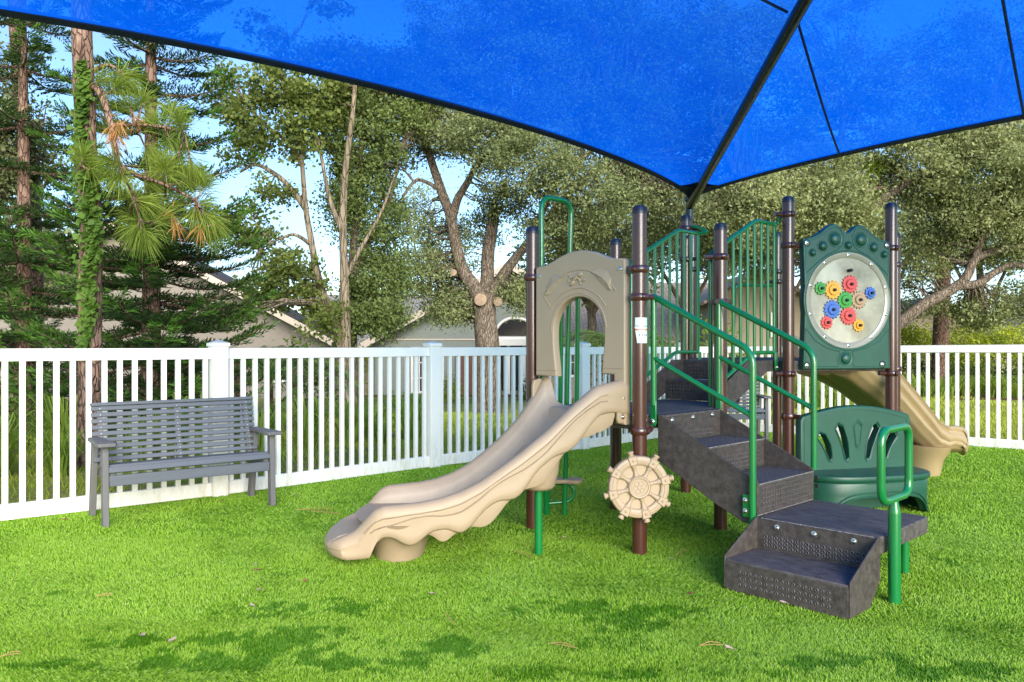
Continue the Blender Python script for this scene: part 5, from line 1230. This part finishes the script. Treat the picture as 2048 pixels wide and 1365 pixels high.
# --- straight pine trunks
def needle_tufts(C, D, n, L, w, fan=1.0):
    """long needles bursting from tips C along D"""
    k = len(C); c = np.repeat(C, n, 0); d = np.repeat(unit(D), n, 0)
    d = unit(d + rng.normal(size=c.shape) * .62 * fan); d[:, 2] -= .10
    d = unit(d); l_ = L * rng.uniform(.65, 1.1, (k * n, 1)); c = c - d * 0 + np.repeat(unit(D), n, 0) * rng.uniform(-.35, .05, (k * n, 1)) * L
    s = unit(np.cross(d, rng.normal(size=c.shape))) * w; mid = c + d * l_ * .55 + np.array([0, 0, -.015]); tip = c + d * l_ + np.array([0, 0, -.07 * L * 3])
    return np.stack([c - s * .6, mid - s, tip, mid + s], 1)
def pine(label, limbs, tufts, Yp, n=70, L=.34, dead=()):
    base = at(*limbs[0][0][0]); root = empty('pine_tree', base); tag(root, label, 'tree', TG)
    for i, (pts, r0, r1) in enumerate(limbs):
        b = MB(); limb_tube(b, [at(*p) - base for p in pts], r0, r1, 14 if r0 > .08 else 7, .02); b.build('limb' if i else 'trunk', M_pinebark, root, smooth=60)
    if len(tufts):
        nodes = np.array([tuple(at(*p) - base) for pts, _, _ in limbs for p in pts])
        C, D = [], []; b = MB()
        for px, py, dy in tufts:
            c = np.array(at(px, py, Yp + dy) - base); k = np.argmin(((nodes - c) ** 2).sum(1)); d = c - nodes[k]
            d = d / (np.linalg.norm(d) + 1e-6) + np.array([.1, -.25, .35]); C.append(c); D.append(d)
            b.tube([Vector(nodes[k]), Vector(nodes[k] * .4 + c * .6) + Vector((0, 0, -.05)), Vector(c)], [.014, .010, .006], 5)
        stuff(b.build('twigs', M_pinebark, root))
        stuff(quads('needles', needle_tufts(np.array(C), np.array(D), n, L, (.0036 if Yp < 10 else .0055) * Yp / 8), M_pineneedle, root))
    if len(dead):
        C = np.array([tuple(at(px, py, Yp + dy) - base) for px, py, dy in dead]); stuff(quads('dead_needles', needle_tufts(C, np.tile([.1, -.1, -.7], (len(C), 1)), 20, .22, .004 * Yp / 8), M_deadneedle, root))
    return root
Yp = 8.3
P_LEFT = [(178, 935, Yp), (178, 880, Yp), (180, 800, Yp), (181, 690, Yp), (180, 600, Yp), (182, 520, Yp), (183, 450, Yp), (178, 380, Yp), (172, 300, Yp), (169, 200, Yp), (166, 120, Yp), (163, 40, Yp), (160, -160, Yp)]
tf = [(232, 172, -.2), (190, 190, .1), (262, 215, .1), (250, 150, .2), (345, 225, .2), (362, 245, -.1), (165, 312, -.3), (190, 330, -.3), (226, 326, -.4), (240, 350, -.4), (330, 335, -.2), (350, 320, 0), (385, 330, .1), (376, 352, .1), (262, 385, -.2), (285, 400, -.2), (300, 360, 0), (402, 405, .1), (392, 425, .1), (288, 468, -.3), (275, 455, -.3), (422, 435, .1), (345, 280, .1), (310, 245, .1), (300, 300, .2), (405, 370, .1), (215, 240, .2), (285, 205, .1), (260, 430, 0), (330, 395, .2), (365, 400, .2), (320, 440, 0), (200, 160, 0), (420, 460, .2)]
pl = pine('tall pine with ivy on its trunk and bright needle tufts behind the slatted bench', [(P_LEFT, .125, .10), ([(171, 170, Yp), (200, 185, Yp - .1), (222, 250, Yp - .2), (228, 290, Yp - .3), (240, 330, Yp - .3), (275, 350, Yp - .2), (330, 370, Yp - .1), (390, 400, Yp)], .045, .014), ([(222, 250, Yp - .2), (270, 250, Yp), (330, 255, Yp), (370, 270, Yp)], .022, .01), ([(240, 330, Yp - .3), (265, 390, Yp - .3), (280, 440, Yp - .3)], .02, .008), ([(176, 360, Yp - .1), (160, 330, Yp - .3)], .02, .01), ([(171, 150, Yp), (215, 130, Yp), (250, 150, Yp)], .025, .01)], tf, Yp, 150, .31,
          dead=[(230, 270, -.3), (222, 262, -.3), (238, 250, -.3), (270, 235, 0), (345, 430, 0), (350, 450, 0), (400, 455, 0), (235, 285, -.2)])
# ivy climbing the left pine
NI = 1150; tt = rng.uniform(0, 1, NI) ** .9; yy = 120 + tt * 590; base = at(*P_LEFT[0])
ys_ = np.array([p[1] for p in P_LEFT[::-1]]); xs_ = np.array([p[0] for p in P_LEFT[::-1]])
cx_ = np.interp(yy, ys_, xs_); wv_ = 8 * np.sin(yy / 60.) + 4 * np.sin(yy / 23.); width = np.interp(yy, [120, 250, 400, 460, 620, 710], [9, 13, 22, 24, 13, 5])
ix = cx_ - 4 + wv_ * .6 + rng.normal(0, 1, NI) * width * .55; off = (ix - cx_) / 20.
dep = np.where(abs(off) < 1, -.118 * np.sqrt(np.maximum(0, 1 - np.clip(off, -1, 1) ** 2)) - .02, 0.0) + rng.normal(0, .015, NI) - .01
C = np.stack([(ix - 1024) * (Yp + dep) / FPX, Yp + dep, CAM_H - (yy - HOR) * (Yp + dep) / FPX], 1) - np.array(base)
d = rng.normal(size=(NI, 3)) * .5 + np.array([0, -.35, -.6]); d = unit(d); nr = unit(rng.normal(size=(NI, 3)) * .5 + np.array([0, -1, .5])); s = unit(np.cross(nr, d)); Lf = rng.uniform(.05, .09, (NI, 1))
ivy = quads('ivy', np.stack([C, C + d * Lf * .35 + s * Lf * .48, C + d * Lf, C + d * Lf * .35 - s * Lf * .48], 1), M_ivy, pl); stuff(ivy)
pine('straight brown pine trunk rising through the oak behind the hedge', [([(1880, 775, 20), (1881, 690, 20), (1884, 600, 20), (1888, 500, 20), (1892, 380, 20), (1895, 250, 20), (1898, 120, 20)], .21, .15), ([(1892, 330, 20), (1850, 300, 19.6), (1800, 285, 19.4)], .05, .02), ([(1892, 360, 20), (1800, 370, 18.4), (1730, 380, 16.2)], .05, .02)],
     [(1905, 290, -1), (1890, 300, -1), (1930, 285, -1), (1870, 285, -1), (1740, 340, -2.5), (1725, 385, -2.5), (1700, 375, -2.5), (1740, 400, -2.5), (1670, 440, -2.5), (1755, 325, -2.5), (1950, 300, -1), (1690, 395, -2.5)], 20, 80, .5)
pine('thin pinkish pine trunk between the stair handrails', [([(1424, 760, 24), (1426, 600, 24), (1428, 480, 24), (1430, 350, 24)], .13, .09)], [], 24)
pine('tall thin pine trunk behind the ivy-clad pine', [([(66, 840, 15), (70, 600, 15), (66, 420, 15), (52, 300, 15), (40, 180, 15), (32, 40, 15), (28, -80, 15)], .15, .12)], [], 15)

# --- layered dark conifers
def conifer(label, px, Y, z0, z1, Lb, seed, dz=.36):
    r = np.random.default_rng(seed); x0 = (px - 1024) * Y / FPX; g_ = gz(x0, Y); root = empty('layered_conifer', (x0, Y, g_)); tag(root, label, 'tree', 'layered dark conifers')
    b = MB(); b.tube([(0, 0, -.1), (.03, 0, 3), (-.02, .02, z1 + 1.5)], [.15, .11, .03], 10); b.build('trunk', M_pinebark, root, smooth=60)
    Q = []; QT = []; bb = MB(); z = z0
    while z < z1 + .9:
        hi_ = (z - z0) / (z1 - z0); f = 1 - .45 * hi_; nb = 7 if hi_ < .45 else 5
        a0 = r.uniform(0, 6)
        for i in range(nb):
            a = a0 + 2 * math.pi * i / nb + r.normal(0, .12); L = Lb * f * r.uniform(.75, 1.15); ca, sa = math.cos(a), math.sin(a); zz = z + r.normal(0, .07)
            rise = r.uniform(-.10, .04) * L
            ts_ = np.linspace(0, 1, 22); pts = np.stack([ca * L * ts_, sa * L * ts_, zz + rise * ts_ - .16 * L * np.sin(ts_ * 2.4) * .5 + .20 * L * ts_ ** 3], 1)
            bb.tube([tuple(p) for p in pts[::3]], [.022 * (1 - .8 * k / 7) for k in range(8)], 4, cap=False)
            pe = np.array([-sa, ca, 0]); fw_ = np.array([ca, sa, 0])
            for k in range(1, 22):
                t = ts_[k]; ll = .40 * f ** .3 * (1 - .55 * t) * min(1, (k + 1) / 4)
                for sg in (-1, 1):
                    dd = unit(pe * sg * .9 + fw_ * .75 + np.array([0, 0, .12 + .15 * r.normal()])); e = pts[k] + dd * ll * r.uniform(.8, 1.1)
                    # a foliage rope: short stiff needles set along the branchlet
                    m = 7; tk = np.linspace(.08, 1, m)[:, None]; c = pts[k] + (e - pts[k]) * tk
                    for up in ((0, 0, 1), tuple(pe * .9 * sg - fw_ * .6)):
                        nd = unit(dd * .8 + np.array(up) * .55 + r.normal(0, .16, (m, 3))); sd__ = unit(np.cross(nd, r.normal(size=(m, 3)))) * .011; ln = .105 * r.uniform(.8, 1.2, (m, 1))
                        q = np.stack([c - sd__, c + nd * ln * .6 - sd__ * .8, c + nd * ln, c + nd * ln * .6 + sd__], 1)
                        (QT if t > .74 and r.random() < .75 else Q).append(q)
        z += dz * r.uniform(.8, 1.2) * (1 if hi_ < .45 else 1.9)
    stuff(bb.build('boughs', M_pinebark, root)); stuff(quads('foliage', np.concatenate(Q), M_conif, root)); stuff(quads('foliage_tips', np.concatenate(QT), M_coniftip, root))
conifer('layered dark conifer with upturned boughs right of the ivy-clad pine', 300, 11.2, .35, 7.0, 1.75, 1, .28)
conifer('layered dark conifer with thin upper boughs at the left edge', 45, 12.8, .4, 7.0, 2.1, 2, .42)

# --- palms
def palm(label, px, Y, nf, L, h, seed, grp='small palms behind the fence', up=.6):
    r = np.random.default_rng(seed); x0 = (px - 1024) * Y / FPX; root = empty('palm', (x0, Y, gz(x0, Y))); tag(root, label, 'palm', grp)
    b = MB(); b.tube([(0, 0, -.1), (.02, 0, h * .6), (0, 0, h)], [.10, .085, .07], 10); b.build('trunk', M_pinebark, root)
    Q = []; bb = MB()
    for i in range(nf):
        a = 2 * math.pi * i / nf * 1.62 + r.normal(0, .2); el = r.uniform(.15, 1.25) * up; ts_ = np.linspace(0, 1, 24); Lf = L * r.uniform(.8, 1.1)
        hx = Lf * ts_ * math.cos(el); p = np.stack([math.cos(a) * hx, math.sin(a) * hx, h + Lf * (ts_ * math.sin(el) - .75 * ts_ ** 2.2)], 1)
        bb.tube([tuple(q) for q in p[::4]], [.014, .012, .010, .008, .006, .004], 4, cap=False)
        t = unit(np.gradient(p, axis=0)); sd_ = unit(np.cross(t, np.array([0, 0, 1.]))); 
        for sg in (-1, 1):
            for k in range(3, 24):
                c = p[k]; d = unit(sd_[k] * sg * 1.0 + t[k] * .7 + np.array([0, 0, .1])); l_ = .30 * math.sin(math.pi * (.12 + .85 * ts_[k])) * L / 1.2 + .04
                w = unit(np.cross(d, np.array([0, 0, 1.]) + .3 * r.normal(size=3))) * .010; m = c + d * l_ * .5; e = c + d * l_ + np.array([0, 0, -.10 * l_ * 3])
                Q.append(np.stack([c - w * .5, m - w, e, m + w])[None])
    stuff(bb.build('frond_ribs', M_palm, root)); stuff(quads('fronds', np.concatenate(Q), M_palm, root))
palm('small feathery palm behind the fence post near the long bench', 470, 12.5, 24, 1.35, 1.15, 3)
palm('small feathery palm below the beige house wall', 590, 13.0, 24, 1.25, 1.1, 4)
palm('feathery palm seen through the arch panel', 1228, 14.5, 26, 1.5, 1.5, 5)
palm('feathery palm seen between the stair rails', 1345, 16, 24, 1.5, 1.2, 6)
palm('low palm seen beside the brown middle post', 1480, 17, 22, 1.3, .9, 7)
palm('broad palm in front of the beige house', 535, 14.5, 24, 1.4, 1.25, 8)

# --- shrubs and hedge
def shrub(name, label, cat, boxes, m, per, size, n_, grp=None, aspect=.5):
    """boxes: (x, y, z, rx, ry, rz) ellipsoids"""
    c0 = Vector(boxes[0][:2] + (gz(*boxes[0][:2]),)); root = empty(name, c0); tag(root, label, cat, grp); Cs = []; b = MB()
    for x, y, z, rx, ry, rz in boxes:
        k = max(14, int(n_ * rx * ry * rz * 170)); d = unit(rng.normal(size=(k, 3))) * rng.uniform(.2, 1, (k, 1)) ** .4
        C = np.array([x, y, z]) - np.array(c0) + d * np.array([rx, ry, rz]); Cs.append(C)
        for q in C[::4]: b.tube([(x - c0.x + rng.normal(0, .05), y - c0.y, gz(x, y) - c0.z - .02), tuple(q)], [.012, .004], 4, cap=False)
    Cs = np.concatenate(Cs); P = np.repeat(Cs, per, 0) + rng.normal(size=(len(Cs) * per, 3)) * size * 1.5
    stuff(b.build('stems', M_oakbark, root)); stuff(quads('foliage', leaves(P, size, aspect, .3), m, root)); return root
hb_ = []
for i in range(9):
    px = 1800 + i * 34; q = at(px, 668 + 6 * math.sin(i * 2.1), 21); hb_.append((q.x, 21 + .2 * math.sin(i), 1.22, .42, .55, .62 + .10 * math.sin(i * 1.7)))
shrub('hedge', 'bright yellow green hedge above the right fence rail', 'hedge', hb_, M_hedge, 64, .075, 1.0)
hb_ = []
for i in range(9):
    px = 1795 + i * 36; q = at(px, 740, 20.2); hb_.append((q.x, 20.3, .45, .42, .35, .42))
shrub('shrub_row', 'dark mixed shrubs under the bright hedge behind the right fence', 'shrub', hb_, M_shrub, 40, .08, 1.0)
q = at(610, 660, 13); shrub('shrub', 'rounded green shrub at the corner of the beige house', 'shrub', [(q.x, 13, .95, .35, .3, .45), (q.x + .2, 13.1, .5, .4, .3, .5)], M_shrub, 26, .075, 2.4)
q = at(720, 660, 30); shrub('shrub', 'yellowish shrub between the two houses', 'shrub', [(q.x, 30, .3, .5, .4, 1.1)], M_hedge, 20, .12, .8)
q = at(900, 770, 30); shrub('shrub', 'low cycad-like shrub on the mulch bed behind the white post', 'shrub', [(q.x, 30, -.5, .35, .35, .5)], M_hedge, 26, .12, 2.4)
q = at(1060, 770, 32); shrub('shrub', 'dark low shrub by the screened porch', 'shrub', [(q.x, 32, -.6, .5, .35, .5)], M_shrub, 24, .12, 2.0)
q = at(1225, 640, 16.5); shrub('shrub', 'dense dark shrub behind the arch panel opening', 'shrub', [(q.x, 16.5, .9, .5, .5, .75), (q.x + .9, 16.8, .8, .5, .5, .7)], M_shrub, 22, .09, 1.2)
q = at(1440, 660, 18); shrub('shrub', 'tall green shrub behind the stair rails', 'shrub', [(q.x, 18, 1.1, .45, .5, .9)], leaf_mat('fresh_leaf', (.08, .15, .02), (.26, .36, .07)), 24, .09, 1.4)
q = at(30, 800, 9.3); shrub('shrub', 'low leafy shrub at the left edge behind the fence', 'shrub', [(q.x, 9.3, .35, .35, .3, .35)], M_shrub, 22, .07, 3)
for lo, hi, y0, y1, seed in ((1190, 1420, 19, 20, 1),):
    pass

# --- strap-leaved grass clumps behind the fence
def blades(r, n, h, spread, w):
    a = r.uniform(0, 2 * math.pi, n); b0 = np.stack([np.cos(a), np.sin(a), 0 * a], 1) * r.uniform(0, .10, (n, 1)); d = np.stack([np.cos(a + r.normal(0, .4, n)), np.sin(a + r.normal(0, .4, n)), 0 * a], 1)
    H = h * r.uniform(.6, 1.1, (n, 1)); S_ = spread * r.uniform(.3, 1.1, (n, 1)); s = np.stack([-d[:, 1], d[:, 0], 0 * a], 1) * w
    z = np.array([0, 0, 1.]); p1 = b0 + z * H * .55 + d * S_ * .22; p2 = b0 + z * H * .9 + d * S_ * .6; p3 = b0 + z * H * r.uniform(.55, .95, (n, 1)) + d * S_ * 1.1
    return np.concatenate([np.stack([b0 - s, b0 + s, p1 + s, p1 - s], 1), np.stack([p1 - s, p1 + s, p2 + s * .7, p2 - s * .7], 1), np.stack([p2 - s * .7, p2 + s * .7, p3, p3], 1)])
CL = [(-5.6, 7.2), (-5.0, 7.6), (-4.45, 7.7), (-5.9, 8.2), (-4.9, 8.6), (-4.0, 8.4), (-3.5, 8.8), (-3.1, 9.6), (-2.6, 10.0), (-3.6, 9.9), (-2.2, 10.7), (-2.9, 11.0), (-1.75, 10.6), (-1.5, 11.6), (-2.1, 11.8), (-6.6, 7.6), (-6.3, 9.0), (-4.3, 9.4)]
CR = [(px, 19.0 + .3 * math.sin(px)) for px in range(1800, 2080, 26)]
me_cl = []
for k in range(5):
    r = np.random.default_rng(60 + k); o = quads('grass_clump', blades(r, 120, .55, .5, .008), M_blade); me_cl.append(o.data); bpy.data.objects.remove(o)
def clump(x, y, s, label, grp, k):
    o = link('grass_clump', me_cl[k % 5], None, None, 0, (x, y, gz(x, y) - .01)); o.scale = (s, s, s); o.rotation_euler.z = k * 1.3; tag(o, label, 'grass clump', grp); return o
ORD = 'first second third fourth fifth sixth seventh eighth ninth tenth eleventh twelfth thirteenth fourteenth fifteenth sixteenth seventeenth eighteenth'.split()
CL.sort(key=lambda q: q[0] / q[1])
for k, (x, y) in enumerate(CL): clump(x, y, .9 + .3 * math.sin(k * 2.3) + (.25 if y < 9 else .15), ORD[k] + ' arching grass clump from the left, behind the left fence run', 'strap-leaved grass clumps behind the left fence', k)
for k, (px, y) in enumerate(CR): clump((px - 1024) * y / FPX, y, 1.0 + .15 * math.sin(k * 1.9), ORD[k] + ' upright grass clump from the left, below the hedge behind the right fence', 'grass clumps at the foot of the hedge', k + 2)
for k, px in enumerate((1575, 1605, 1640, 1670, 1700)): clump((px - 1024) * 15.5 / FPX, 15.5, 1.15, ORD[k] + ' grass clump from the left, seen through pickets below the gear panel', 'grass clumps behind the fence below the gear panel', k)
# mulch under the clumps
def bed(pts, name):
    b = MB(); b.add([(x, y, gz(x, y) + .012) for x, y in pts], [tuple(range(len(pts)))]); struct(b.build(name, M_mulch, smooth=0))
bed([(11.0, 18.3), (14.5, 18.3), (16.5, 21.5), (9.5, 21.5), (9.3, 18.6)], 'mulch_bed')

# --- rough lawn grass beyond the fence
NL = 120000; lx = rng.uniform(-9, 11, NL); ly = 5 + 15 * rng.random(NL) ** 1.4
ok = ~in_poly(lx, ly, TP) & (abs(lx) < .72 * ly + .6); lx, ly = lx[ok], ly[ok]
den = vnoise(lx, ly, 21, .9) * .7 + vnoise(lx, ly, 22, .3) * .5; ok = rng.random(len(lx)) < np.clip((den - .28) * 2.6, .10, 1); lx, ly = lx[ok], ly[ok]; n_ = len(lx)
lz = np.array([gz(a, b) for a, b in zip(lx, ly)]); a = rng.uniform(0, 2 * math.pi, n_); h = rng.uniform(.04, .10, n_); w = .006 * (ly / 9)
tp = np.stack([lx + np.cos(a) * h * .6, ly + np.sin(a) * h * .6, lz + h], 1); s = np.stack([np.sin(a * 1.7), np.cos(a * 1.7), 0 * a], 1) * w[:, None]; bs_ = np.stack([lx, ly, lz - .01], 1)
o = quads('lawn_grass', np.stack([bs_ - s, bs_ + s, tp], 1), M_lawnblade); tag(o, 'patchy mown grass beyond the white fence', 'grass', kind='stuff')

# ================================================================== small litter on the turf
M_dryleaf = mat('dry_leaf', (.42, .30, .22), rough=.8, var=.3, scale=30); M_redleaf = mat('red_leaf', (.25, .05, .05), rough=.7, var=.3, scale=30); M_straw = mat('pine_straw', (.42, .22, .09), rough=.8, var=.2)
def ground(px, py): Y = FPX * CAM_H / (py - HOR); return (px - 1024) * Y / FPX, Y
lit = [(510, 1140, 0, 'white curled leaf left of the slide mouth, the upper of a close pair'), (516, 1150, 1, 'dark red leaf left of the slide mouth, just below a pale one'), (612, 1172, 1, 'dark red leaf in front of the slide mouth'), (520, 1190, 0, 'pale leaf on open turf below the close leaf pair'), (1345, 1127, 0, 'pale curled leaf between the wheel post and the lowest step'), (1570, 1218, 0, 'brownish leaf against the foot of the lowest step'),
       (590, 998, 0, 'pale leaf near the right end of the long bench'), (1150, 1066, 0, 'pale leaf right of the slide pole, the farther of two'), (1130, 1084, 0, 'pale leaf right of the slide pole, the nearer of two'), (866, 1198, 0, 'tan leaf on turf in front of the slide foot'), (447, 1010, 1, 'dark red leaf beneath the long bench seat'), (190, 1047, 1, 'dark red leaf beside the left front bench leg'), (130, 1047, 1, 'dark red leaf by the fence left of the bench'),
       (1460, 1311, 0, 'pale leaf at the front edge below the lowest step'), (1380, 1199, 1, 'dark red leaf left of the lowest step'), (505, 1223, 0, 'pale leaf in the middle of the left foreground turf'), (285, 1284, 0, 'pale leaf on a dark turf patch at left'), (345, 1293, 0, 'tan leaf just right of a dark turf patch at left')]
for i, (px, py, k, lab) in enumerate(lit):
    x, y = ground(px, py); b = MB(); a = rng.uniform(0, 6.28); s = .013 + .007 * rng.random(); ca, sa = math.cos(a), math.sin(a)
    pts = [(-1.6, 0, .3), (-.5, .6, .9), (.6, .55, .5), (1.5, 0, 1.1), (.5, -.6, .8), (-.6, -.5, .2)]
    b.add([(ca * u * s - sa * v * s, sa * u * s + ca * v * s, .026 + w * s * .5) for u, v, w in pts] + [(0, 0, .026)], [(j, (j + 1) % 6, 6) for j in range(6)])
    tag(b.build('fallen_leaf', M_redleaf if k else M_dryleaf, None, 0, 0, (x, y, 0)), 'small ' + lab, 'fallen leaf', 'dark red fallen leaves on the turf' if k else 'pale dry leaves on the turf')
STRAW = [(590, 1028, 660, 1025, 'pair of brown pine needles in front of the right end of the bench'), (0, 1328, 42, 1318, 'orange pine needles at the lower left corner of the turf'), (890, 1240, 910, 1262, 'short brown pine needles in front of the slide'), (1352, 1120, 1372, 1108, 'pale pine needles between the wheel post and the steps'), (1030, 1112, 1062, 1124, 'brown pine needles beside the green slide pole foot'), (620, 1030, 680, 1036, 'brown pine needles between the bench and the slide'), (1100, 1300, 1150, 1308, 'pale pine needles in the middle foreground'), (190, 1205, 225, 1200, 'pale pine needles on the left foreground turf'), (1400, 1305, 1440, 1300, 'pale pine needles in front of the lowest step')]
for i, (px, py, qx, qy, lab) in enumerate(STRAW):
    x0, y0 = ground(px, py); x1, y1 = ground(qx, qy); b = MB(); b.tube([(x0, y0, .028), ((x0 + x1) / 2, (y0 + y1) / 2 + .01, .036), (x1, y1, .03)], .0013, 4); b.tube([(x0, y0, .028), ((x0 + x1) / 2, (y0 + y1) / 2 - .012, .032), (x1 + .01, y1 - .02, .03)], .0011, 4)
    tag(b.build('pine_straw', M_straw), lab, 'pine needle', 'fallen pine needles on the turf')
